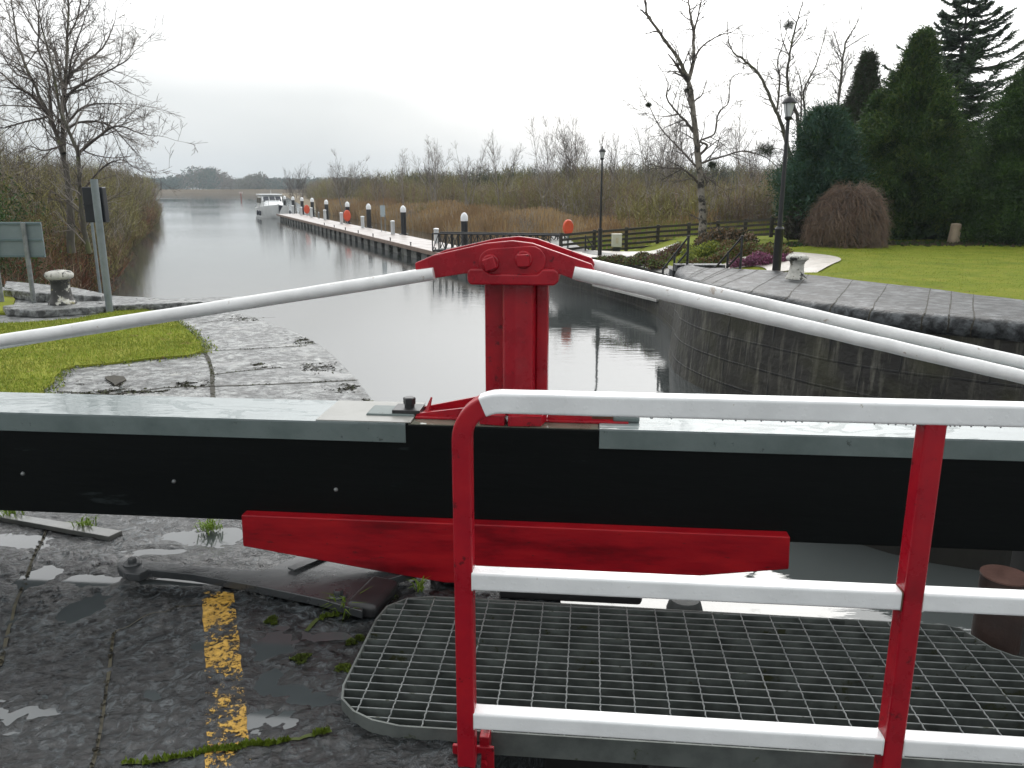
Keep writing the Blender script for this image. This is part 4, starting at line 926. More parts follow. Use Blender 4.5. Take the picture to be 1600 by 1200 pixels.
# ------------------------------------------------------------------ bollards
def bollard(base, h, m1, m2, label, s=1, lid=None):
    o = empty('bollard', base, label, 'bollard', None)
    H = h
    MB().lathe(base, [(.25*s, -.02), (.245*s, .02), (.215*s, .05), (.185*s, .10*H/.5), (.165*s, .22*H/.5), (.16*s, .30*H/.5), (.175*s, .36*H/.5), (.20*s, .385*H/.5)], 28, wob=.12).build('shaft', m1, o, smooth=True)
    MB().lathe(base+Vector((0, 0, .385*H/.5)), [(.20*s, 0), (.245*s, .02), (.255*s, .045), (.25*s, .07), (.21*s, .10), (.12*s, .118), (.02, .122)], 28, wob=.10).build('cap', m2, o, smooth=True)
    return o
bollard(PZ(100, 486)+Vector((0, 0, .1)), .44, CASTIRON, CASTWHITE, 'squat black iron bollard spotted with lichen on the grassy quay', .72)
bollard(PZ(1244, 436), .44, CASTWHITE, CASTWHITE, 'squat iron bollard with flaking white paint beside the lawn', .80)
# ------------------------------------------------------------------ sign back, signal post, thin post (left quay)
def post(px, pytop, pyfoot, r, m, name='pole', z=0.0, px2=None):
    f0 = PZ(px, pyfoot, z); top = PY(px2 if px2 is not None else px, pytop, f0.y); top = Vector((f0.x, f0.y, top.z)); return f0, top
sp_ = empty('signal_post', PZ(172, 490), 'thick grey pole carrying a black signal box near the lichened bollard', 'signal post')
f0, tp = post(172, 280, 490, .05, POSTGREY)
MB().tube([f0, tp], .046, 16).build('pole', POSTGREY, sp_, smooth=True, angle=50)
cz = (PY(160, 292, f0.y).z+PY(160, 348, f0.y).z)/2; hz = PY(160, 292, f0.y).z-PY(160, 348, f0.y).z
mb = MB().box(Vector((f0.x-.075, f0.y+.12, cz)), (.27, .12, hz)); mb.build('signal_box', BLACKPANEL, sp_, bevel=.015)
MB().box(Vector((f0.x-.075, f0.y+.056, cz)), (.272, .012, .012)).build('seam', BLACKPANEL, sp_)
tp2 = empty('thin_post', PZ(155, 456), 'thin pale grey post behind the signal box pole', 'post')
f0, tp = post(157, 340, 458, .03, GALV); MB().tube([f0, tp], .022, 10).build('pole', POSTGREY, tp2, smooth=True, angle=50)
MB().lathe(tp-Vector((0, 0, .01)), [(.026, 0), (.026, .02), (.01, .03)], 10).build('cap', BLACKPANEL, tp2)
sg = empty('sign_board', PZ(30, 476), 'grey green rear of a large notice board on two galvanised posts', 'sign board')
Yp = PZ(57, 474).y-.0
a = PY(-60, 347, Yp); b = PY(64, 347, Yp); zb = PY(64, 402, Yp).z
c = Vector(((a.x+b.x)/2-.35, Yp, (a.z+zb)/2)); wd = b.x-a.x+.7
MB().box(c, (wd, .02, a.z-zb)).build('panel', SIGNBACK, sg, bevel=.002)
for zz in (a.z-.02, (a.z+zb)/2, zb+.02):
    MB().box(Vector((c.x, Yp-.02, zz)), (wd, .02, .025)).build('stiffener', mat('sign_channel', [(.3, (.09, .14, .15)), (.7, (.13, .18, .19))], 3, .5, bump=0), sg)
for px, pf in ((57, 474), (8, 478), (-75, 480)):
    fx = PY(px, pf, Yp).x; MB().tube([Vector((fx, Yp-.055, 0)), Vector((fx, Yp-.055, a.z-.01))], .032, 10).build('post', GALV, sg, smooth=True, angle=50)
# ------------------------------------------------------------------ lamp posts
def lamp(foot, H, label, s=1.0):
    o = empty('street_lamp', foot, label, 'street lamp', 'black lantern lamp posts along the canal path')
    MB().lathe(foot, [(.085*s, -.05), (.085*s, .95*H/4), (.095*s, .97*H/4), (.07*s, 1.02*H/4)], 14).build('base', STEELBLACK, o, smooth=True, angle=50)
    MB().tube([foot+Vector((0, 0, 1.0*H/4)), foot+Vector((0, 0, H-.52*s))], [.05*s, .035*s], 12).build('pole', STEELBLACK, o, smooth=True, angle=50)
    t0 = foot+Vector((0, 0, H-.52*s))
    hd = MB().lathe(t0, [(.035*s, -.02), (.075*s, .02), (.075*s, .05), (.05*s, .06)], 12).build('neck', STEELBLACK, o, smooth=True, angle=50)
    MB().lathe(t0, [(.06*s, .06), (.115*s, .30*s), (.115*s, .305*s)], 8).build('lantern_glass', LAMPGLASS, o)
    mb = MB()
    for k in range(4):
        a = math.pi/4+k*math.pi/2; dv = Vector((math.cos(a), math.sin(a), 0)); mb.tube([t0+dv*.063*s+Vector((0, 0, .06)), t0+dv*.12*s+Vector((0, 0, .31*s))], .008, 4)
    mb.build('lantern_frame', STEELBLACK, o)
    MB().lathe(t0, [(.14*s, .30*s), (.145*s, .32*s), (.10*s, .385*s), (.05*s, .42*s), (.02*s, .44*s), (.028*s, .47*s), (.008*s, .52*s)], 12).build('lantern_roof', STEELBLACK, o, smooth=True, angle=50)
    return o
ft = PZ(1213, 423, 0); lamp(ft, PY(1225, 143, ft.y).z-ft.z, 'tall black lantern lamp post beside the purple heather and the white bollard', 1.0)
ft = PZ(937, 399, -.62); lamp(ft, PY(941, 228, ft.y).z-ft.z, 'slender black lantern lamp post between the lifebuoy and the cream cabinet', .85)
# cabinet
ct = PZ(963, 393, -.7); o = empty('service_cabinet', ct, 'cream service cabinet on a black plinth beside the path', 'cabinet')
MB().box(ct+Vector((0, 0, .10)), (.27, .22, .22)).build('plinth', STEELBLACK, o, bevel=.01)
MB().box(ct+Vector((0, 0, .40)), (.36, .28, .46)).build('housing', CABWHITE, o, bevel=.02)
MB().box(ct+Vector((.0, -.15, .42)), (.10, .012, .20)).build('panel', mat('cabinet_label', [(.3, (.45, .40, .25)), (.7, (.6, .56, .4))], 20, .4), o)
MB().box(ct+Vector((.0, 0, .645)), (.38, .30, .03)).build('lid', CABWHITE, o, bevel=.008)
# ------------------------------------------------------------------ lifebuoys
def buoy(foot, H, r, label, rz=0):
    o = empty('lifebuoy_stand', foot, label, 'lifebuoy', 'orange lifebuoy housings on grey posts')
    MB().tube([foot, foot+Vector((0, 0, H-r*.8))], .035, 10).build('post', POSTGREY, o, smooth=True, angle=50)
    c = foot+Vector((0, 0, H)); ax = Vector((math.sin(rz), -math.cos(rz), 0)); X = Vector((ax.y, -ax.x, 0))
    mb = MB(); ringp = []
    for (rr_, dd) in ((r*.55, .055), (r*.9, .06), (r, .03), (r, -.03), (r*.9, -.06), (.02, -.06)):
        ringp.append((rr_, dd))
    i0 = 0; S = 24
    for (rr_, dd) in [(0.02, .05)]+ringp:
        for k in range(S):
            a = 2*math.pi*k/S; mb.v.append(c+ax*dd+X*math.cos(a)*rr_*.85+Vector((0, 0, 1))*math.sin(a)*rr_*1.08)
    for q in range(len(ringp)):
        for k in range(S):
            a = q*S+k; b = q*S+(k+1) % S; mb.f.append((a, b, b+S, a+S)); mb.m.append(0)
    mb.f.append(tuple(range(S))); mb.m.append(0); mb.f.append(tuple(range(len(ringp)*S, (len(ringp)+1)*S))[::-1]); mb.m.append(0)
    mb.build('housing', ORANGE, o, smooth=True, angle=50)
    return o
ft = PZ(887, 396, -.75); buoy(ft, PY(887, 355, ft.y).z-ft.z, .26, 'orange lifebuoy housing on a post at the shore end of the gangway', .5)
# ------------------------------------------------------------------ paddock fence
def fence(px, label):
    """px: list of (x, ybase, ytop, z)"""
    P0 = [(PZ(x, yb, z), PY(x, yt, PZ(x, yb, z).y).z) for x, yb, yt, z in px]
    o = empty('rail_fence', P0[0][0], label, 'fence')
    for b, t_ in P0:
        MB().box(b+Vector((0, 0, (t_-b.z)/2)), (.13, .10, t_-b.z+.1)).build('post', FENCE, o)
    for k in range(5):
        for (b0, t0), (b1, t1) in zip(P0, P0[1:]):
            f = .06+.90*k/4; a = Vector((b0.x, b0.y-.07, lerp(b0.z, t0, f))); b = Vector((b1.x, b1.y-.07, lerp(b1.z, t1, f)))
            MB().tube([a, b], .045, prof=[(-.3, -1), (.3, -1), (.3, 1), (-.3, 1)]).build('rail', FENCE, o)
    return o
fence([(876, 400, 366, -.8), (928, 394, 361, -.8), (978, 390, 357, -.8), (1027, 386, 353, -.75), (1075, 383, 350, -.65), (1120, 379, 347, -.5), (1163, 377, 344, -.4), (1204, 375, 341, -.3), (1245, 374, 341, -.3), (1290, 373, 341, -.3)], 'black five rail timber fence along the far side of the lawn')
# ------------------------------------------------------------------ gangway
DZ = -1.25
J0 = PZ(690, 396, DZ); dv = ray(261, 293); JD = Vector((dv.x, dv.y, 0)).normalized(); JN = Vector((JD.y, -JD.x, 0))
JL = (PZ(446, 334, DZ)-J0).dot(JD); JW = 2.3
gw = empty('gangway', PZ(686, 389, DZ), 'black steel lattice gangway from the jetty to the shore', 'gangway')
ga = PZ(688, 389, DZ+.05); gb = Vector((2.6, ga.y-1.5, -.72)); gd = (gb-ga); gn = Vector((gd.y, -gd.x, 0)).normalized()
zt_a = PY(688, 363, ga.y).z; zt_b = zt_a
for off in (0, -1.1):
    A = ga+gn*off*-1; B = gb+gn*off*-1
    mb = MB()
    mb.tube([Vector((A.x, A.y, zt_a)), Vector((B.x, B.y, zt_b))], .04, 6); mb.tube([A, B], .05, 6)
    mb.build('chord', STEELBLACK, gw)
    mb = MB(); n = 20
    for k in range(n+1):
        t_ = k/n; p = A.lerp(B, t_); q_ = Vector((p.x, p.y, zt_a)); mb.tube([p, q_], .028, 4)
        if k < n: p2 = A.lerp(B, (k+1)/n); mb.tube([q_, p2] if k % 2 else [p, Vector((p2.x, p2.y, zt_a))], .02, 4)
    mb.build('lattice', STEELBLACK, gw)
MB().prism([ga, gb, gb+gn*1.1, ga+gn*1.1], Vector((0, 0, .04))).build('deck', GALVDARK, gw)
# ------------------------------------------------------------------ floating jetty
jt = empty('floating_jetty', J0, 'long floating jetty with pale pinkish deck and concrete floats', 'jetty')
E0 = J0-JD*5
UPV = Vector((0, 0, 1)); JA = (JD, JN, UPV); TL = JL+5
MB().box(E0+JD*TL/2+JN*JW/2+UPV*-.04, (TL, JW, .08), JA).build('deck', DECK, jt)
MB().box(E0+JD*TL/2-JN*.03+UPV*-.09, (TL, .06, .2), JA).build('edge_timber', DECKEDGE, jt)
mb = MB(); k = 0; x = .3
fl = MB().box(E0+JD*1.5+JN*JW/2+UPV*-.4, (1.2, JW-.3, .5), JA)
while x < TL-1:
    f = MB().box(E0+JD*(x+.5)+JN*(JW/2)+UPV*-.43, (1.05, JW-.25, .56), JA); 
    if k < 60: f.build('float', FLOATC, jt)
    x += 1.85; k += 1
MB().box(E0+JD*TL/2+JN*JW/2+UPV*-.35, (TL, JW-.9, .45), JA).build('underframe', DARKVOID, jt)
# mooring piles (behind the deck)
piles_px = [(726, 332), (631, 321), (577, 318), (544, 315), (511, 312), (489, 309), (473, 308), (459, 307), (446, 306)]
order = ['ninth', 'eighth', 'seventh', 'sixth', 'fifth', 'fourth', 'third', 'second', 'first']
def pile(foot, H, label):
    o = empty('mooring_pile', foot, label, 'mooring pile', 'black mooring piles with white caps along the jetty')
    MB().lathe(foot, [(.17, -1.2), (.17, H-.42)], 16).build('shaft', PILE, o, smooth=True, angle=50)
    MB().lathe(foot+Vector((0, 0, H-.42)), [(.185, 0), (.185, .22), (.12, .36), (.03, .42)], 16).build('cap', PILECAP, o, smooth=True, angle=60)
    MB().box(foot+Vector((0, 0, .02)), (.5, .5, .05)).build('collar', STEELBLACK, o)
    return o
P0p = J0+JN*(JW+.12)
def along(px_, off, zz):
    """point on the line parallel to the jetty seen in image column px_"""
    k_ = (px_-800)/F
    # x/(depth)=k_, depth = y*cosP + (EYE-z)*sinP
    b = J0+JN*off; cp, sp2 = math.cos(PITCH), math.sin(PITCH)
    t_ = (k_*(b.y*cp+(EYE-zz)*sp2)-b.x)/(JD.x-k_*JD.y*cp)
    return Vector((b.x+JD.x*t_, b.y+JD.y*t_, zz))
for (x, y), nm in zip(piles_px, order):
    f = along(x, JW+.15, DZ); pile(f, PY(x, y, f.y).z-DZ, '%s black mooring pile with white cap counted from the boat' % nm if nm != 'ninth' else 'white capped black mooring pile rising behind the gangway, the last from the boat')
names = ['eighth', 'seventh', 'sixth', 'fifth', 'fourth', 'third', 'second', 'first']
for (x, y), nm in zip([(682, 357), (614, 345), (567, 338), (534, 332), (508, 328), (487, 324.5), (471, 323.5), (458, 321)], names[0:]):
    f = along(x, JW-.45, DZ); H = PY(x, y, f.y).z-DZ
    o = empty('service_pedestal', f, 'pale grey service pedestal on the jetty, %s from the boat' % nm, 'pedestal', 'pale service pedestals on the jetty')
    MB().lathe(f, [(.13, 0), (.13, H-.06)], 12).build('body', PEDGREY, o, smooth=True, angle=50); MB().lathe(f+Vector((0, 0, H-.06)), [(.15, 0), (.15, .05), (.08, .08)], 12).build('cap', PILECAP, o, smooth=True, angle=50)
f = along(543, JW-.2, DZ); buoy(f, PY(543, 337, f.y).z-DZ, .42, 'orange lifebuoy housing standing halfway along the jetty', .9)
f = along(480, JW-.2, DZ); buoy(f, PY(480, 327, f.y).z-DZ, .42, 'small orange lifebuoy housing on the jetty end nearer the boat', .9)
f = along(599, JW-.2, DZ); o = empty('jetty_notice', f, 'narrow pale notice board on two thin legs on the jetty', 'notice board')
MB().box(f+Vector((0, 0, 1.35)), (.32, .05, .75)).build('board', mat('pale_blue_board', [(.3, (.35, .42, .46)), (.7, (.42, .5, .53))], 4, .4), o)
for q in (-.12, .14): MB().tube([f+Vector((q, 0, 0)), f+Vector((q, 0, 1.1))], .03, 6).build('leg', GALV, o)
mb = MB().tube([f+JD*12+Vector((0, 0, 0)), f+JD*12+Vector((0, 0, .5)), f+JD*12.3+Vector((0, 0, .62)), f+JD*12.6+Vector((0, 0, .5)), f+JD*12.6], .04, 6).build('hoop_rail', GALV); 
f2 = along(499, JW-.3, DZ); mb.data.transform(Matrix.Translation(Vector((f2.x-(f+JD*12).x, f2.y-(f+JD*12).y, 0)))); setp(mb, 'small grey hoop rail on the jetty edge by the reeds', 'hoop rail')
# small cleats on the water side edge
for k in range(8):
    c = J0+JD*(1.2+k*4.2)+JN*.08; o = MB().box(c+UPV*.09, (.05, .05, .18), JA); o.box(c+UPV*.17, (.22, .04, .03), JA)
    setp(o.build('mooring_cleat', STEELBLACK), '%s black mooring cleat on the waterside edge of the jetty, counted from the gangway' % ['first', 'second', 'third', 'fourth', 'fifth', 'sixth', 'seventh', 'eighth'][k], 'cleat', 'mooring cleats on the jetty edge')
# ------------------------------------------------------------------ boat
bo = PZ(431, 340, WATER)
bt = empty('cabin_cruiser', bo, 'white cabin cruiser moored at the far end of the jetty', 'boat', rz=0)
bh = math.atan2(-bo.y, -bo.x+14.0)        # heading roughly to the viewer
BX = Vector((math.cos(bh), math.sin(bh), 0)); BY = Vector((-BX.y, BX.x, 0))
def B(x, y, z): return bo+BX*x+BY*y+UPV*z
def loft(sections, m, name, par, closed=True, smooth_=True, ang=40):
    mb = MB(); n = len(sections[0])
    for s in sections: mb.v += s
    for i in range(len(sections)-1):
        for j in range(n-1): a = i*n+j; mb.f.append((a, a+1, a+n+1, a+n)); mb.m.append(0)
    mb.f.append(tuple(range(n))[::-1]); mb.f.append(tuple(range((len(sections)-1)*n, len(sections)*n))); mb.m += [0, 0]
    return mb.build(name, m, par, smooth=smooth_, angle=ang)
secs = []
for x, w, h in ((-8.0, 1.55, 1.05), (-4, 1.7, 1.1), (-1, 1.72, 1.2), (1.0, 1.45, 1.35), (2.0, .95, 1.45), (2.6, .45, 1.52), (2.95, .06, 1.6)):
    secs.append([B(x, -w, h), B(x-.1, -w*.96, .5), B(x-.35, -w*.82, -.1), B(x-.4, 0, -.35), B(x-.35, w*.82, -.1), B(x-.1, w*.96, .5), B(x, w, h), B(x, 0, h+.06)])
loft([s+[s[0]] for s in secs], GELCOAT, 'hull', bt)
secs = []
for x, w, z0, z1 in ((-7.6, 1.3, 1.05, 2.45), (-3.4, 1.35, 1.1, 2.55), (-2.6, 1.30, 1.15, 2.5), (-1.9, 1.22, 1.2, 1.85), (.6, .95, 1.3, 1.62), (1.2, .75, 1.3, 1.4)):
    secs.append([B(x, -w, z0), B(x, -w*.9, z1-.12), B(x, -w*.7, z1), B(x, w*.7, z1), B(x, w*.9, z1-.12), B(x, w, z0)])
loft([s+[s[0]] for s in secs], GELCOAT, 'cabin', bt)
MB().prism([B(-7.8, -1.28, 2.56), B(-2.7, -1.28, 2.56), B(-2.45, -.9, 2.56), B(-2.45, .9, 2.56), B(-2.7, 1.28, 2.56), B(-7.8, 1.28, 2.56)], Vector((0, 0, .16))).build('roof', GELCOAT, bt, bevel=.05)
for y0, y1 in ((-1.08, -.42), (-.33, .33), (.42, 1.08)):
    a = [B(-1.93, y0, 1.82), B(-1.93, y1, 1.82), B(-2.55, y1*.93, 2.42), B(-2.55, y0*.93, 2.42)]; a = [p+BX*.035+UPV*.02 for p in a]
    MB().quad(*a).build('window', BOATGLASS, bt)
for sd in (-1, 1):
    for x0, x1 in ((-3.8, -2.9), (-5.2, -4.0), (-6.8, -5.5)):
        MB().quad(B(x0, sd*1.335, 1.65), B(x1, sd*1.33, 1.65), B(x1, sd*1.27, 2.28), B(x0, sd*1.27, 2.28)).build('window', BOATGLASS, bt)
    pts = [B(-1.5, sd*1.62, 1.25+.55), B(.8, sd*1.42, 1.35+.6), B(1.9, sd*.95, 2.05), B(2.9, 0, 2.15)]
    mb = MB().tube(pts, .025, 5)
    for p in pts: mb.tube([p, p-UPV*.6], .02, 5)
    mb.build('guard_rail', GALV, bt)
for x, y in ((-.5, -1.74), (-2.5, -1.78), (-.2, 1.74), (-2.8, 1.78)):
    mb = MB(); c = B(x, y, .55)
    MB().lathe(c, [(.03, -.32), (.13, -.25), (.14, 0), (.13, .2), (.03, .3)], 10).build('fender', mat('dark_fender', [(.3, (.03, .035, .05)), (.7, (.05, .055, .07))], 3, .4), bt, smooth=True)
MB().prism([B(2.3, .12, .4), B(2.96, .03, .6), B(2.98, .02, 1.5), B(2.6, .50, 1.4)], BY*.03).build('bow_stripe', BOATGLASS, bt)
mb = MB().box(B(-2.5, .75, 1.1), (11.2, .02, .07), (BX, BY, UPV))
MB().tube([B(-3.2, 0, 2.7), B(-3.2, 0, 3.2)], .03, 6).build('mast', GELCOAT, bt)
MB().tube([B(-7.9, 1.5, .5), B(-8.4, 1.6, .7)], [.2, .18], 8).build('outboard', mat('dark_red_motor', [(.3, (.09, .03, .03)), (.7, (.14, .05, .05))], 3, .4), bt)
# channel marker
cm = PZ(377, 312, WATER); o = empty('channel_marker', cm, 'thin red channel marker pole standing in the lake', 'marker')
H = PY(377, 301, cm.y).z-WATER
MB().tube([cm-UPV, cm+UPV*H], .16, 8).build('pole', mat('marker_red', [(.3, (.22, .05, .04)), (.7, (.28, .07, .05))], 3, .5), o); MB().box(cm+UPV*H, (1.0, .3, .5)).build('topmark', mat('marker_white', [(.3, (.5, .4, .38)), (.7, (.55, .45, .42))], 3, .5), o)

# ------------------------------------------------------------------ bare trees
def grow(mb, p, d, L, r, lev, rnd, up=.12, mt=0, wander=.28, dens=1.0, minr=.004):
    """one twig and its side twigs"""
    n = max(3, int(L/.22)); n = min(n, 9); pts = [p]; rad = [r]; q = p; dd = d.copy()
    for k in range(n):
        dd = (dd+Vector((rnd.gauss(0, wander), rnd.gauss(0, wander), rnd.gauss(0, wander)+up))*.5).normalized()
        q = q+dd*(L/n); pts.append(q); rad.append(max(minr, r*(1-.75*(k+1)/n)))
    mb.tube(pts, rad, 3 if r < .02 else 5, mt, cap=False)
    if lev > 0:
        m_ = max(2, int(dens*(3+L*3.0)))
        for k in range(m_):
            t_ = rnd.uniform(.12, .98); i = min(n-1, int(t_*n)); b = pts[i].lerp(pts[i+1], t_*n-i)
            ax = (pts[i+1]-pts[i]).normalized(); side = ax.orthogonal().normalized(); side.rotate(Matrix.Rotation(rnd.uniform(0, 6.28), 3, ax))
            an = rnd.uniform(.45, .95); nd = (ax*math.cos(an)+side*math.sin(an)).normalized()
            grow(mb, b, nd, L*rnd.uniform(.30, .62)*(1-.35*t_), max(minr, rad[i]*.55), lev-1, rnd, up, mt, wander, dens, minr)
def bare_tree(limbs, Y, name, label, trunk_m, seed, dens=1.0, lev=2, twigL=(.7, 1.3), tw=1, up=.1, group=None, gap=.28, cat='tree', zj=.9, minr=.004, twmat=None, droop=0):
    """limbs: list of (points in view, r0, r1, depth swing); first limb is the trunk"""
    rnd = random.Random(seed); base = PY(*limbs[0][0][0], Y)
    o = empty(name, base, label, cat, group); tm = MB(); cm_ = MB()
    ends = {}
    for li, (px, r0, r1, sw) in enumerate(limbs):
        P_ = []
        for k, (x, y) in enumerate(px):
            t_ = k/(len(px)-1); P_.append(PY(x, y, Y+sw*t_))
        pts = smooth(P_, 5); n = len(pts)
        pts = [p+Vector((rnd.gauss(0, 1), rnd.gauss(0, 1), rnd.gauss(0, 1)))*min(.010, r0*.12) if 0 < i < n-1 else p for i, p in enumerate(pts)]
        rad = [lerp(r0, r1, (i/(n-1))**.8) for i in range(n)]
        (tm if r0 > .05 else cm_).tube(pts, rad, 10 if r0 > .05 else 6, 0, cap=False)
        acc = 0; tot = sum((pts[i+1]-pts[i]).length for i in range(n-1)); run = 0
        for i in range(n-1):
            seg = (pts[i+1]-pts[i]); run += seg.length; acc += seg.length
            while acc > gap:
                acc -= gap*rnd.uniform(.6, 1.4)
                if run/tot < .18 and li == 0 or rad[i] > zj: continue
                if li == 0 and rad[i] > .075 and rnd.random() < .6: continue
                b = pts[i].lerp(pts[i+1], rnd.random()); ax = seg.normalized(); side = ax.orthogonal().normalized(); side.rotate(Matrix.Rotation(rnd.uniform(0, 6.28), 3, ax))
                an = rnd.uniform(.5, 1.0); nd = (ax*math.cos(an)+side*math.sin(an)).normalized()
                grow(cm_, b, nd, rnd.uniform(*twigL)*(1-.35*run/tot), min(rad[i]*.6, .022), lev, rnd, up, rnd.randrange(2), .28, dens, minr)
        # tip
        ax = (pts[-1]-pts[-2]).normalized(); grow(cm_, pts[-1], ax, twigL[1]*.8, r1, lev, rnd, up, 0, .28, dens, minr)
    tm.build('trunk', trunk_m, o, smooth=True); cm_.build('crown', twmat or [TWIG, TWIGDARK], o)
    return o
Yl = 22
bare_tree([([(112, 395), (110, 330), (106, 290), (100, 240), (98, 190), (101, 130), (106, 60), (108, -60)], .11, .02, .4),
           ([(140, 395), (130, 350), (125, 295), (122, 240), (107, 205), (92, 165), (85, 120), (70, 60), (50, -20)], .075, .012, -1.2),
           ([(100, 240), (90, 215), (77, 182), (50, 125), (30, 75), (22, 30), (15, -20)], .07, .012, .8),
           ([(77, 182), (50, 150), (25, 135), (0, 112), (-30, 90)], .05, .01, -1.3),
           ([(99, 200), (107, 190), (132, 166), (175, 162), (212, 163)], .05, .008, 1.0),
           ([(122, 240), (150, 217), (182, 197), (215, 207), (235, 212)], .045, .008, -1.4),
           ([(100, 150), (107, 122), (130, 100), (160, 75), (175, 45), (180, 30)], .05, .008, 1.5),
           ([(100, 165), (110, 145), (140, 125), (170, 110), (197, 95), (210, 80)], .045, .008, -.8),
           ([(100, 140), (95, 120), (85, 82), (62, 60), (35, 15), (25, -10)], .05, .01, 1.7),
           ([(88, 210), (80, 175), (75, 110), (61, 82), (60, 40), (62, -10)], .05, .01, -1.0),
           ([(106, 200), (130, 190), (170, 195), (200, 225), (222, 248)], .04, .007, .6),
           ([(104, 60), (120, 30), (130, -20)], .03, .01, -.9), ([(106, 130), (112, 90), (125, 50), (140, 10)], .035, .008, -1.8),
           ([(77, 182), (40, 190), (0, 200), (-30, 190)], .035, .008, 1.2), ([(50, 125), (20, 110), (-10, 60)], .03, .008, 1.2),
           ([(103, 225), (70, 235), (45, 228), (30, 240)], .03, .006, -.8), ([(128, 300), (160, 262), (190, 250), (210, 262)], .03, .006, -.5)],
          Yl, 'bare_tree', 'large wide crowned leafless tree on the bank behind the notice board', BARKGREY, 5, dens=.95, lev=2, twigL=(.8, 1.6), up=.05, gap=.17, twmat=[TWIG, TWIGPALE])
bl = (B_GREY,)
BB = 27
bare_tree([([(1098, 392), (1098, 350), (1097, 316), (1091, 247), (1086, 203), (1080, 148), (1075, 126)], .155, .07, .0),
           ([(1075, 126), (1066, 104), (1055, 85), (1031, 52), (1011, 22), (1009, 0), (1000, -40)], .075, .02, -1.0),
           ([(1075, 126), (1083, 96), (1084, 50), (1080, 30), (1076, 5), (1070, -30)], .075, .02, .6),
           ([(1083, 96), (1093, 78), (1105, 66), (1125, 55), (1143, 50), (1160, 38)], .04, .01, 1.2),
           ([(1084, 50), (1092, 20), (1098, -10), (1110, -40)], .035, .012, -.6),
           ([(1091, 245), (1105, 228), (1094, 220), (1116, 209), (1123, 176), (1138, 160), (1143, 121), (1168, 115)], .045, .008, -.9),
           ([(1083, 206), (1072, 190), (1061, 179), (1042, 154), (1044, 132), (1040, 120)], .05, .01, -.8),
           ([(1086, 190), (1075, 150), (1077, 120), (1082, 100)], .03, .01, .8),
           ([(1091, 286), (1078, 272), (1064, 264), (1040, 262), (1022, 258), (1005, 245)], .05, .008, -1.1),
           ([(1091, 256), (1110, 250), (1127, 245), (1160, 236), (1180, 240), (1198, 247), (1218, 264)], .045, .008, .9),
           ([(1092, 262), (1105, 278), (1118, 285), (1116, 300)], .035, .008, -.4), ([(1082, 160), (1095, 150), (1100, 140), (1103, 128)], .03, .008, .3),
           ([(1060, 178), (1040, 182), (1022, 180)], .03, .006, .4), ([(1089, 262), (1062, 232), (1032, 200), (1013, 163)], .04, .012, 1.0)],
          BB, 'birch_tree', 'leafless birch with pale mottled trunk standing by the fence', BARKBIRCH, 11, dens=1.0, lev=2, twigL=(.6, 1.3), up=-.05, gap=.26)
bare_tree([([(1260, 330), (1252, 260), (1248, 209), (1245, 179), (1231, 137), (1234, 82), (1245, 36), (1255, 0)], .13, .02, 0),
           ([(1245, 300), (1235, 250), (1223, 200), (1209, 165), (1187, 118), (1165, 96), (1146, 82), (1138, 62)], .12, .02, -1.2),
           ([(1212, 175), (1215, 165), (1218, 124), (1215, 96), (1226, 60), (1232, 30)], .06, .012, .8),
           ([(1250, 220), (1251, 192), (1252, 150), (1250, 124), (1243, 105)], .05, .012, -.8),
           ([(1252, 240), (1259, 190), (1256, 143), (1275, 102), (1286, 66), (1292, 40)], .06, .01, 1.0),
           ([(1256, 143), (1272, 120), (1290, 110), (1300, 85)], .03, .008, 1.0),
           ([(1187, 118), (1172, 105), (1166, 80), (1174, 60)], .03, .008, .7), ([(1252, 215), (1275, 190), (1295, 178), (1315, 160)], .035, .008, -.6),
           ([(1234, 90), (1222, 60), (1220, 30), (1230, 10)], .03, .008, .7), ([(1236, 75), (1256, 50), (1262, 20)], .03, .008, -.7)],
          36, 'bare_tree', 'leafless many stemmed tree behind the tall lamp post', BARKGREY, 21, dens=1.0, lev=2, twigL=(.9, 1.8), up=-.02, gap=.28)
bare_tree([([(1300, 330), (1305, 250), (1310, 160), (1319, 77), (1325, 60), (1339, 36), (1345, 20)], .09, .012, 0), ([(1312, 150), (1316, 100), (1306, 60), (1300, 45)], .04, .01, 1.2), ([(1319, 77), (1345, 60), (1365, 50)], .03, .01, -.8)],
          40, 'bare_tree', 'thin leafless tree rising behind the brownish conifer', BARKGREY, 22, dens=1.0, lev=2, twigL=(.9, 1.7), gap=.25)
# clumps in the crowns
for (x, y, Y, r, lb) in ((1198, 235, 27.6, .24, 'dark evergreen clump growing on the low branch of the birch'), (1233, 39, 36, .20, 'dark twiggy nest high in the many stemmed tree'), (1013, 164, 28, .08, 'small dark nest ball out beyond the birch'), (1113, 257, 26.8, .11, 'small dark clump in the fork low on the birch'), (1073, 141, 26.8, .06, 'tiny dark clump high on the birch trunk')):
    mb = MB(); c = PY(x, y, Y)
    for k in range(700):
        v = Vector((R.gauss(0, 1), R.gauss(0, 1), R.gauss(0, 1))).normalized(); a = Vector((v.x*r*1.1, v.y*r, v.z*r*.8))*R.random()**.8*(1+.5*noise.noise(v*2+c)); d_ = (v+Vector((R.gauss(0, .5), R.gauss(0, .5), R.gauss(0, .5)))).normalized()*r*R.uniform(.3, .9); s = d_.orthogonal().normalized()*.007
        p = c+a; mb.quad(p-s, p+s, p+d_+s*.3, p+d_-s*.3, k % 2)
    setp(mb.build('twig_clump', [G_DARK, TWIGDARK]), lb, 'clump')

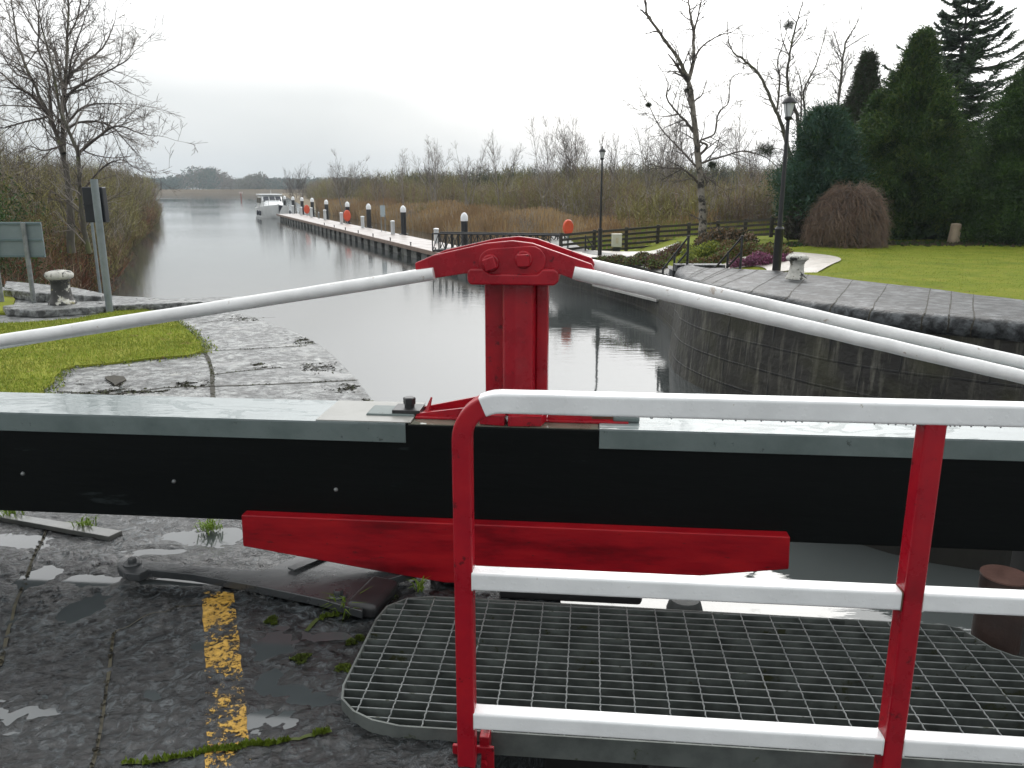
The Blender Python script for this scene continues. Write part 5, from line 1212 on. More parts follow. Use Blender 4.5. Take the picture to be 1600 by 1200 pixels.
# distant bare trees above the scrub: multi stemmed
def stems(base, H, n, spread, seed, label, name='bare_tree', thick=.05, dens=1.05, m=None, lev=1, grp='slender bare trees above the marsh scrub'):
    rnd = random.Random(seed); o = empty(name, base, label, 'tree', grp); tm = MB(); cm_ = MB()
    for k in range(n):
        a = rnd.uniform(0, 6.28); h = H*rnd.uniform(.72, 1.0); top = base+Vector((math.cos(a)*spread*rnd.uniform(.2, 1), math.sin(a)*spread*rnd.uniform(.2, 1), h))
        b = base+Vector((rnd.gauss(0, .2), rnd.gauss(0, .2), 0)); mid = b.lerp(top, .5)+Vector((rnd.gauss(0, .2), rnd.gauss(0, .2), 0))-Vector(((top-b).x*.12, (top-b).y*.12, 0))
        pts = smooth([b, mid, top], 6); tk = thick*rnd.uniform(.6, 1.1); tm.tube(pts, [tk*(1-.85*i/(len(pts)-1)) for i in range(len(pts))], 5, 0, cap=False)
        for j in range(int(h*2.0*dens)):
            t_ = rnd.uniform(.38, .98); i = int(t_*(len(pts)-1)); p = pts[i]; ax = (pts[min(i+1, len(pts)-1)]-pts[i-1]).normalized(); sd_ = ax.orthogonal().normalized(); sd_.rotate(Matrix.Rotation(rnd.uniform(0, 6.28), 3, ax)); an = rnd.uniform(.3, .75)
            grow(cm_, p, (ax*math.cos(an)+sd_*math.sin(an)).normalized(), H*.34*(1.25-t_), .014, lev, rnd, .16, rnd.randrange(2), .2, .8, .007)
    tm.build('trunk', PALEBARK, o); cm_.build('crown', m or [TWIG, TWIGPALE], o); return o
T = [(538, 300, 232, 9, 3.2, 95, 'broad fan shaped bare tree above the scrub beyond the middle of the jetty'),
     (593, 300, 246, 3, 1.2, 90, 'short thin bare tree just beside the broad fan shaped one'),
     (632, 300, 226, 2, .6, 85, 'single slim bare stem straight above the second last pile'),
     (676, 300, 212, 8, 2.4, 80, 'bushy pale bare tree above the scrub before the gangway'),
     (728, 310, 218, 5, 2.6, 72, 'spreading bare tree above the white capped pile behind the gangway'),
     (782, 315, 205, 4, 2.6, 70, 'tall thin bare tree above the king post head'),
     (852, 330, 182, 4, 2.2, 62, 'leaning bare tree with forked stems just beyond the red head plates'),
     (888, 332, 176, 8, 1.6, 62, 'dense upright bare tree beside the leaning forked one'),
     (925, 334, 200, 3, 1.2, 62, 'thin bare tree just before the slender lamp post'),
     (968, 330, 185, 4, 1.4, 60, 'forked bare tree just past the slender lamp post'),
     (1020, 330, 170, 6, 2.2, 55, 'bare tree filling the gap before the birch'),
     (1052, 330, 140, 5, 1.6, 52, 'tall wispy bare tree directly behind the birch'),
     (1145, 330, 150, 2, .5, 60, 'single thin vertical bare tree between the birch and the tall lamp'),
     (1170, 330, 190, 6, 2.2, 58, 'low bushy bare tree beside the single thin vertical one')]
for k, (x, yb, yt, n, sp2, Y, lb) in enumerate(T):
    b = PY(x, yb, Y); b.z = hR(b.x, b.y) if True else b.z; H = PY(x, yt, Y).z-b.z; stems(b, H, n, sp2, 100+k, lb)
b = PY(462, 305, 112); b.z = hR(b.x, b.y); stems(b, PY(462, 252, 112).z-b.z, 8, 3.4, 77, 'dark low bare tree above the scrub just beyond the boat', m=[TWIGDARK, TWIG], dens=1.0)

# ------------------------------------------------------------------ scrub and reeds (stuff)
def scrub(name, bases, mats, nst=26, w=.03, sub=5, seed=1, lean=.35, weights=None):
    """bases: (x,y,z,height,width). ribbons of stems and twigs"""
    rnd = random.Random(seed); qs = QS()
    B_ = np.array(bases, float); n = len(B_)
    mi = np.array([rnd.choice(weights) if weights else rnd.randrange(len(mats)) for _ in bases])
    B2 = np.repeat(B_, nst, axis=0); m2 = np.repeat(mi, nst); N_ = len(B2)
    alt = NR.random(N_) > .7; m2 = np.where(alt, NR.integers(0, len(mats), N_), m2)
    a = NR.uniform(0, 6.283, N_); q = B2[:, 4]*np.sqrt(NR.random(N_)); h = B2[:, 3]; ca, sa = np.cos(a), np.sin(a)
    b = np.stack([B2[:, 0]+ca*q*.5, B2[:, 1]+sa*q*.5, B2[:, 2]-.1], 1)
    t = np.stack([B2[:, 0]+ca*q*1.15, B2[:, 1]+sa*q*1.15, B2[:, 2]+h*NR.uniform(.5, 1.05, N_)*(1-.35*(q/B2[:, 4])**2)], 1)
    mid = (b+t)/2+NR.normal(0, .15, (N_, 3))*np.array([1, 1, .2])
    S = np.stack([np.full(N_, .8), NR.uniform(-.5, .5, N_), np.zeros(N_)], 1)
    qs.add(b, mid-b, w*.6, .8, m2, S); qs.add(mid, t-mid, w*.5, .3, m2, S)
    for j in range(sub):
        u_ = NR.uniform(.12, 1.0, (N_, 1)); p = np.where(u_ < .5, b+(mid-b)*u_*2, mid+(t-mid)*(u_*2-1))
        d_ = unit(np.stack([NR.normal(0, .6, N_), NR.normal(0, .6, N_), NR.uniform(.1, 1.2, N_)], 1))*(h*NR.uniform(.08, .24, N_)).reshape(-1, 1)
        qs.add(p, d_, w*.42, .3, m2)
    return setp(qs.build(name, mats), kind='stuff')
rn = random.Random(4)
# right marsh wood
bs = []
for k in range(900):
    y = rn.uniform(56, 120)**1.0; e = rn.uniform(0, 1)**1.2*95; x = XR(y)+9+e*.9+max(0, (y-80)*.05)
    if abs(x) > .75*y+3: continue
    bs.append((x, y, hR(x, y), rn.uniform(3.2, 4.6)*(1.0+.15*math.sin(x*.2)), rn.uniform(1.2, 2.2)))
for k in range(240):      # nearer row behind the fence
    x = rn.uniform(6, 38); y = rn.uniform(40, 56)
    if x < 3+(56-y)*.2: continue
    bs.append((x, y, hR(x, y), rn.uniform(2.2, 3.6), rn.uniform(1.0, 1.8)))
for k in range(170):      # along the jetty far
    y = rn.uniform(85, 240); x = XR(y)+rn.uniform(5, 14)
    bs.append((x, y, hR(x, y), rn.uniform(3, 5)*(1+.001*y), rn.uniform(1.5, 2.6)))
scrub('marsh_scrub', bs, [B_OLIVE, B_BROWN, B_GREY, B_OLIVE], 46, .034, 8, 2, weights=[0, 0, 0, 1, 1, 2])
# thin dark wood behind it up to the skyline
bs = []
for k in range(420):
    y = rn.uniform(125, 175); x = rn.uniform(-26, 120)
    bs.append((x, y, -1.0, rn.uniform(6.6, 7.3)*(1-.25*sst(20, -26, x)), rn.uniform(2, 3.2)))
scrub('far_plantation', bs, [G_BROWN, B_OLIVE, PLANT], 60, .09, 9, 3)
# reeds
mb = MB()
for k in range(60000):
    y = 40+(rn.random()**1.3)*90; x = XR(y)+.6+rn.random()**1.0*(10 if y > 52 else 12)
    if y < 46 and x < 3: continue
    if x > 6+y*.1 and y < 60: continue
    h = rn.uniform(.9, 1.9)*(1 if y > 50 else .8)*(.75+.5*noise.noise(Vector((x*.25, y*.25, 1)))); w = .018+y*.0002
    b = Vector((x, y, hR(x, y)-.1)); l = Vector((rn.gauss(0, .15)*h, rn.gauss(0, .15)*h, h)); s = Vector((w, w*.4*rn.uniform(-1, 1), 0))
    mb.quad(b-s, b+s, b+l+s*.4, b+l-s*.4, (0 if rn.random() < .6 else 2) if noise.noise(Vector((x*.12, y*.12, 7)))+rn.gauss(0, .2) > .0 else 1)
setp(mb.build('reeds', [B_REED, B_REED2, FARREED]), kind='stuff')
bs = []
for k in range(60):
    y = rn.uniform(48, 95); x = XR(y)+rn.uniform(1.5, 11); bs.append((x, y, hR(x, y), rn.uniform(1.2, 2.0), rn.uniform(.6, 1.4)))
scrub('marsh_scrub', bs, [B_OLIVE, B_BROWN, B_GREY], 50, .022, 8, 12)
# rough grass right behind the fence
mb = MB()
for k in range(16000):
    y = rn.uniform(34, 46); x = rn.uniform(2.4, 24); h = rn.uniform(.2, .7); b = Vector((x, y, hR(x, y)-.05)); s = Vector((.018, 0, 0)); l = Vector((rn.gauss(0, .2)*h, 0, h))
    mb.tri(b-s, b+s, b+l, rn.choice((0, 1, 2)))
setp(mb.build('rough_grass', [B_REED2, B_OLIVE, BLADE2]), kind='stuff')
# left bank land
def XL(y):
    P = [(10, -5.4), (12.4, -6.6), (13, -9.0), (29, -15.0), (39.6, -19.3), (83, -37), (180, -78), (275, -119), (400, -400)]
    for (y0, x0), (y1, x1) in zip(P, P[1:]):
        if y <= y1: return x0+(x1-x0)*(y-y0)/(y1-y0)
    return P[-1][1]
mb = MB(); yl = [12.45, 14, 18, 24, 29, 34, 40, 50, 60, 72, 83, 100, 130, 180, 230, 275, 330, 400]; xl_ = [0, .8, 1.6, 3, 5, 8, 14, 25, 50, 100, 200]
for y in yl:
    for e in xl_:
        x = XL(y)-e; mb.v.append(Vector((x, y, WATER-.3+min(e, 5)*.34+.1*noise.noise(Vector((x*.3, y*.3, 0))))))
for j in range(len(yl)-1):
    for i in range(len(xl_)-1): a = j*len(xl_)+i; mb.f.append((a, a+len(xl_), a+len(xl_)+1, a+1)); mb.m.append(0)
setp(mb.build('bank_ground', BANK, smooth=True), kind='structure')
def zl(x, y): return WATER-.3+min(XL(y)-x, 5)*.34
# red-brown dogwood thicket behind the signs
bs = []
for k in range(150):
    y = rn.uniform(15, 26); x = XL(y)-rn.uniform(.4, 9)
    if abs(x) > .8*y+3: continue
    bs.append((x, y, zl(x, y), rn.uniform(1.9, 2.9), rn.uniform(.6, 1.1)))
scrub('red_thicket', bs, [B_RED, B_DK, B_RED, B_BROWN], 80, .010, 11, 5)
bs = []
for k in range(330):
    y = 24+rn.random()**1.1*80; x = XL(y)-.3-.008*y-rn.random()**1.5*16
    if abs(x) > .75*y+4: continue
    bs.append((x, y, zl(x, y), rn.uniform(2.8, 4.6)*(.9 if y < 40 else 1.15), rn.uniform(1.0, 2.0)))
scrub('bank_bushes', bs, [B_OLIVE, B_BROWN, B_GREY, B_DK, B_OLIVE], 64, .022, 10, 6, weights=[0, 0, 0, 1, 3, 2, 3, 3])
bs = []
for k in range(120):
    y = rn.uniform(100, 275); x = XL(y)-rn.random()*14-2; bs.append((x, y, zl(x, y), rn.uniform(4, 6.5), rn.uniform(2, 3.6)))
scrub('bank_bushes', bs, [B_OLIVE, B_BROWN, B_GREY], 60, .08, 7, 8)
bs = []
for k in range(170):
    y = 14+rn.random()*100; bs.append((XL(y)-rn.uniform(.1, 1.4), y, WATER+.05, rn.uniform(1.0, 2.0)*(1+y*.004), rn.uniform(.7, 1.3)*(1+y*.005)))
scrub('waterside_bushes', bs, [B_DK, B_OLIVE, B_RED, B_BROWN], 60, .022, 9, 18)
bs = []     # taller grey thicket at the left edge, behind
for k in range(70):
    y = rn.uniform(24, 34); x = XL(y)-rn.uniform(3, 14)
    bs.append((x, y, zl(x, y)+1, rn.uniform(3.6, 5.2), rn.uniform(1.0, 1.8)))
scrub('tall_thicket', bs, [B_GREY, B_OLIVE, TWIG], 60, .018, 11, 9)
IV = QS()
for k in range(26):
    y = rn.uniform(17, 23); x = -.64*y+.15-rn.random()*2.6; zc = rn.uniform(-.6, 1.5); K = 900
    IV.add(np.array([x, y, zc])+NR.normal(0, 1, (K, 3))*np.array([.55, .55, .5]), rdir(K)*.08, .015, .4, (NR.random(K) > .8).astype(int))
setp(IV.build('evergreen_tree', [G_DARK, G_MID]), 'dark evergreen foliage mass at the edge of the view behind the notice board', 'evergreen')
# ------------------------------------------------------------------ far shore
mb = MB(); a = Vector((-400, 470, WATER-.2)); 
pp = [(-600, 430), (-300, 455), (-150, 468), (0, 480), (200, 480), (200, 900), (-900, 900)]
mb.prism([Vector((x, y, WATER-.3)) for x, y in pp], Vector((0, 0, .9))); setp(mb.build('far_shore', FARREED), kind='structure')
mb = MB(); rn2 = random.Random(8)
for k in range(9000):
    x = rn2.uniform(-330, 60); y = 470+rn2.random()*45; h = rn2.uniform(.8, 2.0); b = Vector((x, y+(x+150)*.05, WATER+.5)); s = Vector((.5, 0, 0)); mb.quad(b-s, b+s, b+s*.7+Vector((0, 0, h)), b-s*.7+Vector((0, 0, h)), rn2.randrange(2))
setp(mb.build('far_reeds', [FARREED]*2), kind='stuff')
mb = MB()
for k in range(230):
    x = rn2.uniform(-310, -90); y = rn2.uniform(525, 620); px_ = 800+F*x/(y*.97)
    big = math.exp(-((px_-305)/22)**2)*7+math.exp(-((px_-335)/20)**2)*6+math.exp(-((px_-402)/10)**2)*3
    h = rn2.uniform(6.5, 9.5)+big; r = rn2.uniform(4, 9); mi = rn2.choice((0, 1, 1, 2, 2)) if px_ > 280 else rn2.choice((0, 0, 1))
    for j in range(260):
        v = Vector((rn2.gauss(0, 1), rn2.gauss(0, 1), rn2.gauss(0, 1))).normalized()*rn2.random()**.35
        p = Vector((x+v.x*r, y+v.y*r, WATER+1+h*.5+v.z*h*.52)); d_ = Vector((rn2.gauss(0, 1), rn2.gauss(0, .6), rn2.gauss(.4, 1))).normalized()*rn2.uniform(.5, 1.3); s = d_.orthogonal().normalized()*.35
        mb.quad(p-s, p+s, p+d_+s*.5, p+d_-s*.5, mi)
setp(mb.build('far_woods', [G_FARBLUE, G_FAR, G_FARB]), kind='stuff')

# ------------------------------------------------------------------ conifers and bushes on the lawn
def dense_conifer(px, py, Y, H, Rf, seed, mats, label, n=3200, leaf=.13, name='cypress_tree', trunk=True, up=.7, lobes=.18, cat='tree', z=None):
    """Rf(t): radius at height fraction t"""
    rnd = random.Random(seed); b = PY(px, py, Y)
    b.z = hR(b.x, b.y) if z is None else z
    o = empty(name, b, label, cat); cm_ = MB()
    cl = []
    for k in range(n):
        t_ = rnd.random()**.85*.985; a = rnd.uniform(0, 6.283)
        rr_ = Rf(t_)*(1+lobes*noise.noise(Vector((math.cos(a)*2.2, math.sin(a)*2.2, t_*H*1.3+seed)))*2.4+lobes*.8*noise.noise(Vector((math.cos(a)*6, math.sin(a)*6, t_*H*3+seed))))
        q = rr_*(rnd.uniform(.74, 1.04) if rnd.random() > .13 else rnd.uniform(1.04, 1.22)); mi = rnd.randrange(len(mats)); cl.append((b.x+math.cos(a)*q, b.y+math.sin(a)*q, b.z+t_*H, math.cos(a), math.sin(a), mi))
    C_ = np.repeat(np.array(cl), 22, axis=0); N_ = len(C_); od = np.stack([C_[:, 3], C_[:, 4], np.zeros(N_)], 1)
    P = C_[:, :3]+NR.normal(0, leaf*1.05, (N_, 3)); upv = np.stack([np.zeros(N_), np.zeros(N_), up*NR.uniform(-.2, 1.3, N_)], 1)
    D = unit(od*NR.uniform(.2, 1, (N_, 1))+NR.normal(0, .4, (N_, 3))+upv)*(leaf*NR.uniform(.5, 1.3, N_)).reshape(-1, 1)
    m_ = np.where(NR.random(N_) < .8, C_[:, 5], NR.integers(0, len(mats), N_)); QQ = QS(); QQ.add(P, D, leaf*.13, .3, m_)
    # inner core of dark stems so it is not hollow
    MB().tube([b-UPV*.1, b+UPV*H*.5, b+UPV*H*.93], [max(.10, H*.03), H*.018, .01], 8).build('trunk', BARKGREY, o, smooth=True)
    K = int(n*.6); t_ = NR.random(K)*.93; a = NR.uniform(0, 6.283, K); q = np.array([Rf(v) for v in t_])*NR.uniform(.3, .74, K)
    P = np.stack([b.x+np.cos(a)*q, b.y+np.sin(a)*q, b.z+t_*H], 1); QQ.add(P, rdir(K)*.30, .15, 1.0, 0)
    QQ.build('crown', mats, o); return o
def coneR(r, pw=.7, base=.05): return lambda t_: r*((1-t_)**pw)*min(1, base and (t_+.12)/.2)+.05
# sizes from the view
def Hof(x, y, px, py, Y):
    b = PY(px, py, Y); return PY(x, y, Y).z-hR(b.x, b.y)
dense_conifer(1600, 385, 25, Hof(1602, 68, 1600, 385, 25), lambda t_: 2.0*((1-t_)**.62)*min(1, .8+t_), 31, [G_DARK, G_DARK, G_MID], 'broad dark green cypress at the edge of the lawn past the stump', n=5200, leaf=.10, lobes=.30)
dense_conifer(1405, 384, 28, Hof(1407, 52, 1405, 384, 28), lambda t_: 2.35*((1-t_)**1.08)*min(1, .8+t_)+.04, 32, [G_DARK, G_DARK, G_MID, G_YEL], 'broad dark cypress in the centre of the evergreen group', n=5200, leaf=.12, lobes=.42)
dense_conifer(1352, 384, 29, Hof(1352, 150, 1352, 384, 29), lambda t_: 1.4*((1-t_)**.95)*min(1, .8+t_)+.05, 39, [G_DARK, G_DARK, G_MID], 'second dark peak of cypress just before the broad central one', n=3000, leaf=.11, lobes=.4)
dense_conifer(1490, 384, 30, Hof(1490, 205, 1490, 384, 30), lambda t_: 1.15*((1-t_)**.6)*min(1, .85+t_), 33, [G_DARK, G_MID, G_DARK], 'lower rounded cypress between the tall spruce and the stump', n=2600, leaf=.11, lobes=.25)
dense_conifer(1275, 380, 26, Hof(1268, 172, 1275, 380, 26), lambda t_: (1.2*((1-t_)**.5)*min(1, .55+t_*1.1)+.05) if t_ > .18 else .25, 34, [G_BLUE, G_BLUE, G_DARK], 'blue green pine with rounded crown behind the dome shaped bush', n=2600, leaf=.12, name='pine_tree', lobes=.35)
dense_conifer(1328, 380, 34, Hof(1318, 82, 1328, 380, 34), lambda t_: 2.0*((1-t_)**1.05)+.03, 35, [G_BROWN, G_BROWN, G_DARK], 'narrow brownish green conifer spire behind the blue green pine', n=2600, leaf=.12)
dense_conifer(1350, 384, 29.5, Hof(1345, 215, 1350, 384, 29.5), lambda t_: 1.5*((1-t_)**.5), 36, [G_MID, G_MID, G_YEL], 'rounded mid green evergreen behind the dome shaped bush and the pine', n=2600, leaf=.11, lobes=.3)
dense_conifer(1440, 384, 29, Hof(1440, 150, 1440, 384, 29), lambda t_: 1.4*((1-t_)**.6), 37, [G_MID, G_YEL, G_MID], 'yellowish green evergreen in front of the tall spruce', n=2600, leaf=.11, lobes=.3)
dense_conifer(1497, 355, 40, Hof(1497, 306, 1497, 355, 40), lambda t_: 1.6*((1-t_)**.25), 38, [G_MID, G_YEL], 'clipped green hedge far behind the stump', n=900, leaf=.12, name='hedge', cat='hedge')
# spruce with open branches
def spruce(px, py, Y, ytop, Rm, seed, label):
    rnd = random.Random(seed); b = PY(px, py, Y); b.z = hR(b.x, b.y); H = PY(px, ytop, Y).z-b.z
    o = empty('spruce_tree', b, label, 'tree'); MB().tube([b-UPV*.1, b+UPV*H*.5, b+UPV*H], [.22, .13, .015], 10).build('trunk', BARKGREY, o, smooth=True)
    cm_ = MB(); z = 1.0
    while z < H-.1:
        t_ = z/H; nb = 6
        for k in range(nb):
            a = rnd.uniform(0, 6.28); L = min(3.1, Rm*(1-t_)**.75+.12)*rnd.uniform(.65, 1.12); od = Vector((math.cos(a), math.sin(a), 0)); p0 = b+UPV*z
            pts = [p0, p0+od*L*.4+UPV*(-.02*L), p0+od*L*.75+UPV*(.06*L), p0+od*L+UPV*(.22*L)]; pts = smooth(pts, 3)
            cm_.tube(pts, [.03*(1-i/len(pts))+.006 for i in range(len(pts))], 4, 2, cap=False)
            for i in range(1, len(pts)):
                ax = (pts[i]-pts[i-1]).normalized(); sd_ = ax.cross(UPV).normalized(); m_ = rnd.randrange(2)
                fr_ = i/len(pts)
                for q in range(9):
                    p = pts[i-1].lerp(pts[i], rnd.random()); d_ = (ax*rnd.uniform(.3, 1)+sd_*rnd.choice((-1, 1))*rnd.uniform(.3, 1.1)+UPV*rnd.uniform(-.45, .25)).normalized()*L*.20*(1.25-fr_)*rnd.uniform(.6, 1.3)+ax*.08
                    s = Vector((0, 0, 1)).cross(d_).normalized()*.028; s.rotate(Matrix.Rotation(rnd.uniform(0, 3.1), 3, d_.normalized()))
                    cm_.quad(p-s, p+s, p+d_+s*.5, p+d_-s*.5, m_)
                    for w_ in range(3):
                        pq = p+d_*rnd.uniform(.2, .9); e = (d_.normalized()+Vector((rnd.gauss(0, .7), rnd.gauss(0, .7), rnd.gauss(-.1, .5)))).normalized()*.12; s2 = e.orthogonal().normalized()*.022
                        cm_.quad(pq-s2, pq+s2, pq+e+s2*.4, pq+e-s2*.4, m_)
        z += .24+.10*rnd.random()
    cm_.build('crown', [G_SPRUCE, G_DARK, TWIGDARK], o); return o
spruce(1465, 384, 36, -22, 6.0, 41, 'tall open branched spruce rising above the other evergreens')
# dome bush of drooping twigs
c = PH(1322, 384); rnd = random.Random(9); o = empty('weeping_bush', c, 'dome shaped reddish brown weeping bush at the edge of the lawn', 'bush'); cm_ = MB(); 
for k in range(6500):
    a = rnd.uniform(0, 6.28); el = math.asin(rnd.random()**.8); nn_ = noise.noise(Vector((math.cos(a)*1.6, math.sin(a)*1.6, el*1.6)))+.6*noise.noise(Vector((math.cos(a)*5, math.sin(a)*5, el*5)))
    if el > 1.47: continue
    q = (1-.30*rnd.random()**1.6)*(1+.16*nn_)
    pos = lambda a_, e_, m_: c+Vector((math.cos(a_)*math.cos(e_)*1.13*m_, math.sin(a_)*math.cos(e_)*1.13*m_, .22+math.sin(e_)*1.52*m_))
    L_ = rnd.uniform(.12, .42); dr = rnd.gauss(0, .7)
    p0 = pos(a, el, q*.90); p1 = pos(a+L_*.4*math.sin(dr), el-L_*.3*math.cos(dr), q*(1+rnd.uniform(-.02, .05))); p2 = pos(a+L_*math.sin(dr), max(-.15, el-L_*math.cos(dr)), q*(1+rnd.uniform(-.05, .09)))
    cm_.tube([p0, p1, p2], [.006, .005, .002], 3, (0, 1, 2, 2, 1)[k % 5], cap=False)
    for j in range(2):
        d_ = Vector((rnd.gauss(0, 1), rnd.gauss(0, 1), rnd.gauss(-.2, .8))).normalized()*.16; cm_.tube([p1.lerp(p2, rnd.random()), p2+d_], [.003, .002], 3, 2, cap=False)
cm_.build('crown', [B_DOME, TWIG, mat('mauve_brown_twigs', [(.3, (.12, .080, .055)), (.6, (.20, .14, .10))], 2, .9, bump=0)], o); MB().tube([c-UPV*.1, c+UPV*1.2], [.09, .04], 8).build('trunk', BARKGREY, o)
# dark small shrub left of it, stump, hidden trunk
c = PH(1243, 378); mb = MB(); clumpset(mb, c+UPV*.1, (.35, .35, 1.0), 1500, .12, 2); setp(mb.build('dark_shrub', [G_BROWN, TWIGDARK]), 'small dark upright shrub beside the fence end and the dome bush', 'shrub')
c = PH(1490, 381); o = setp(MB().lathe(c, [(.22, -.05), (.17, .15), (.15, .55), (.14, .60), (.02, .62)], 12, wob=.3).build('tree_stump', STUMP, smooth=True), 'pale brown tree stump standing at the edge of the lawn between the evergreens', 'stump')
mb = MB(); c = PH(1380, 381)
for k in range(2600):
    x = rn.uniform(1200, 1620); p = PH(x, 381+rn.gauss(0, 1.6)+max(0, (1300-x)*.03)); e = Vector((rn.gauss(0, .05), rn.gauss(0, .05), 0)); mb.tri(p-e, p+e, p+Vector((0, 0, rn.uniform(.02, .09))), rn.randrange(2))
setp(mb.build('leaf_litter', [SOIL, G_DARK]), kind='stuff')
# white parked caravans / building glimpsed through the scrub
for (x, y, w, h, lb) in ((1172, 329, 1.9, .55, 'white caravan roof glimpsed through the scrub beyond the fence'), (1205, 331, 1.0, .5, 'smaller white vehicle glimpsed through the scrub near the tall lamp post')):
    c = PY(x, y, 56); top = c.z+h*.5; gz_ = hR(c.x, c.y); c.z = (top+gz_)/2+.15; hh = top-gz_-.3; w *= 1.3; o = empty('caravan', Vector((c.x, c.y, gz_)), lb, 'caravan')
    MB().box(c, (w, 1.4, hh)).build('body', WALLW, o, bevel=.15); MB().box(c+Vector((0, -.71, hh*.2)), (w*.5, .01, .3)).build('window', BOATGLASS, o)
    MB().tube([Vector((c.x, c.y-.6, gz_+.16)), Vector((c.x, c.y+.6, gz_+.16))], .2, 12).build('wheel', STEELBLACK, o)
# grass blades on the right lawn
mb = MB()
for k in range(42000):
    y = 10+rn.random()**.8*17; x = rn.uniform(4.6, 19); 
    if x < XR(y)+.12 or x > .68*y+.6: continue
    h = rn.uniform(.010, .022); b = Vector((x, y, hR(x, y))); s = Vector((.004, 0, 0)); mb.tri(b-s, b+s, b+Vector((rn.gauss(0, .012), rn.gauss(0, .012), h)), rn.randrange(3))
o = mb.build('grass', [GRASSR, BLADE2, BLADE]); setp(o, kind='stuff')

hz_ = bpy.data.materials.new('haze_air'); nt, ns, L = nodes(hz_); out = N(nt, 'ShaderNodeOutputMaterial'); pv = N(nt, 'ShaderNodeVolumePrincipled'); pv.inputs['Color'].default_value = (.80, .88, .95, 1); pv.inputs['Density'].default_value = .00042; L.new(pv.outputs[0], out.inputs['Volume'])
setp(MB().box((0, 460, 14), (2000, 1000, 37.4)).build('haze', hz_), kind='stuff')
# ------------------------------------------------------------------ sky and light
SUNAZ = math.radians(14); SUNEL = math.radians(36)
w = bpy.data.worlds.new("World"); scene.world = w; w.use_nodes = True; nt = w.node_tree; nt.nodes.clear(); L = nt.links
out = N(nt, 'ShaderNodeOutputWorld'); bg = N(nt, 'ShaderNodeBackground', Strength=.1); L.new(bg.outputs[0], out.inputs[0])
sky = N(nt, 'ShaderNodeTexSky', _sky_type='NISHITA', _sun_disc=False); sky.sun_elevation = SUNEL; sky.sun_rotation = SUNAZ; sky.dust_density = 4; sky.air_density = 1.5
tc = N(nt, 'ShaderNodeTexCoord'); nrm = N(nt, 'ShaderNodeVectorMath', _operation='NORMALIZE'); L.new(tc.outputs['Generated'], nrm.inputs[0])
sx = N(nt, 'ShaderNodeSeparateXYZ'); L.new(nrm.outputs[0], sx.inputs[0])
sd = Vector((math.sin(SUNAZ)*math.cos(SUNEL), math.cos(SUNAZ)*math.cos(SUNEL), math.sin(SUNEL)))
dt = N(nt, 'ShaderNodeVectorMath', _operation='DOT_PRODUCT'); L.new(nrm.outputs[0], dt.inputs[0]); dt.inputs[1].default_value = sd
elev = ramp(nt, sx.outputs['Z'], [(0, .325), (.10, .36), (.2, .62), (.32, .98), (.5, .90), (1, .55)])
lobe = ramp(nt, dt.outputs['Value'], [(.80, 0), (.90, .22), (.95, .55), (1.0, 1.0)])
cn = N(nt, 'ShaderNodeTexNoise', Scale=2.2, Detail=5, Roughness=.5); mp = N(nt, 'ShaderNodeMapping'); mp.inputs['Scale'].default_value = (1, 1, 3.5); L.new(nrm.outputs[0], mp.inputs[0]); L.new(mp.outputs[0], cn.inputs['Vector'])
cl = N(nt, 'ShaderNodeMath', _operation='MULTIPLY_ADD'); L.new(cn.outputs['Fac'], cl.inputs[0]); cl.inputs[1].default_value = .35; cl.inputs[2].default_value = .83
fb = N(nt, 'ShaderNodeMapRange'); L.new(sx.outputs['Y'], fb.inputs[0]); fb.inputs[1].default_value = -1; fb.inputs[2].default_value = .6; fb.inputs[3].default_value = .95; fb.inputs[4].default_value = 2.2
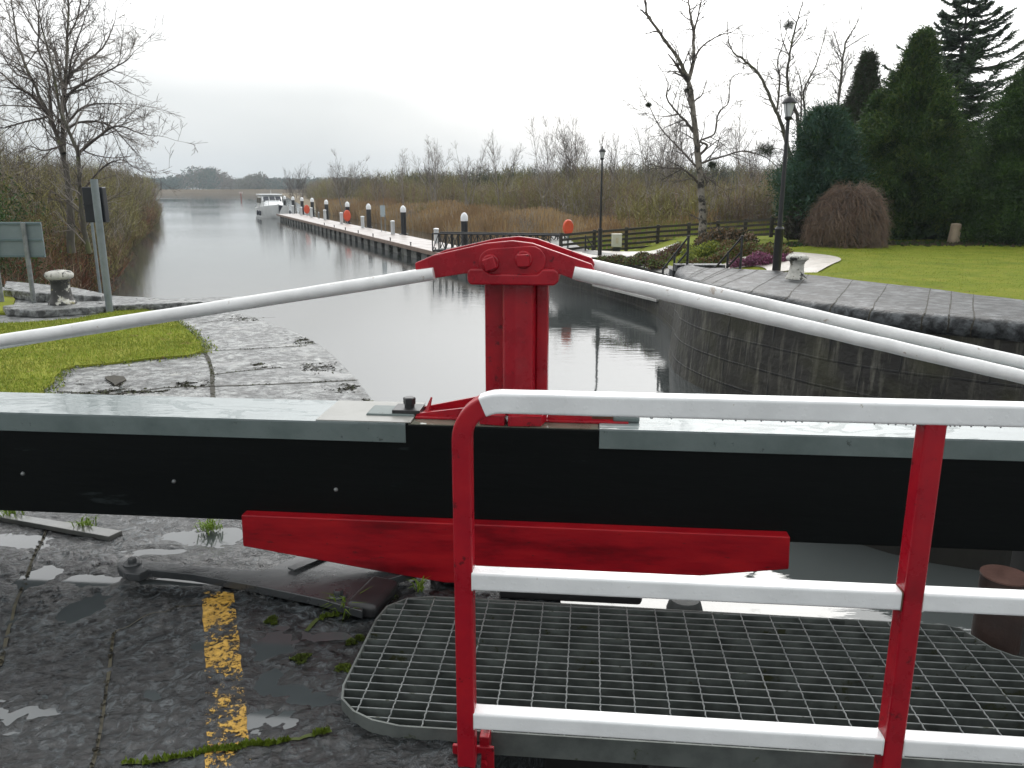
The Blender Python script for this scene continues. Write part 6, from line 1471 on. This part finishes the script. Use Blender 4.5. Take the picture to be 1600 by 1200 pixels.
el2 = N(nt, 'ShaderNodeMath', _operation='MULTIPLY'); L.new(elev, el2.inputs[0]); L.new(fb.outputs[0], el2.inputs[1])
hz = N(nt, 'ShaderNodeVectorMath', _operation='DOT_PRODUCT'); L.new(nrm.outputs[0], hz.inputs[0]); hz.inputs[1].default_value = (math.sin(math.radians(24)), math.cos(math.radians(24)), 0)
m0 = N(nt, 'ShaderNodeMath', _operation='MULTIPLY_ADD'); L.new(ramp(nt, hz.outputs['Value'], [(.80, 0), (.93, .55), (.985, 1)]), m0.inputs[0]); m0.inputs[1].default_value = .34; L.new(el2.outputs[0], m0.inputs[2])
m1 = N(nt, 'ShaderNodeMath', _operation='MULTIPLY_ADD'); L.new(lobe, m1.inputs[0]); m1.inputs[1].default_value = 1.9; L.new(m0.outputs[0], m1.inputs[2])
m2 = N(nt, 'ShaderNodeMath', _operation='MULTIPLY'); L.new(m1.outputs[0], m2.inputs[0]); L.new(cl.outputs[0], m2.inputs[1])
tint = ramp(nt, m2.outputs[0], [(.55, (.875, .96, 1.0)), (1.0, (.985, .995, 1.0))])
sc_ = N(nt, 'ShaderNodeVectorMath', _operation='SCALE'); L.new(tint, sc_.inputs[0]); 
m3 = N(nt, 'ShaderNodeMath', _operation='MULTIPLY'); L.new(m2.outputs[0], m3.inputs[0]); m3.inputs[1].default_value = 10.5
L.new(m3.outputs[0], sc_.inputs['Scale'])
mx = N(nt, 'ShaderNodeMix', _data_type='RGBA'); mx.inputs[0].default_value = .93; L.new(sky.outputs[0], mx.inputs[6]); L.new(sc_.outputs[0], mx.inputs[7]); L.new(mx.outputs[2], bg.inputs['Color'])
sl = bpy.data.lights.new('sun', 'SUN'); sl.energy = .8; sl.angle = math.radians(25); sl.color = (1, .97, .93); so = bpy.data.objects.new('sun', sl); COL.objects.link(so)
so.rotation_euler = (-sd).to_track_quat('-Z', 'Y').to_euler()
scene.view_settings.view_transform = 'Standard'; scene.view_settings.look = 'None'; scene.view_settings.exposure = .16; scene.view_settings.gamma = 1
scene.cycles.use_denoising = True; scene.cycles.max_bounces = 6; scene.cycles.transparent_max_bounces = 8
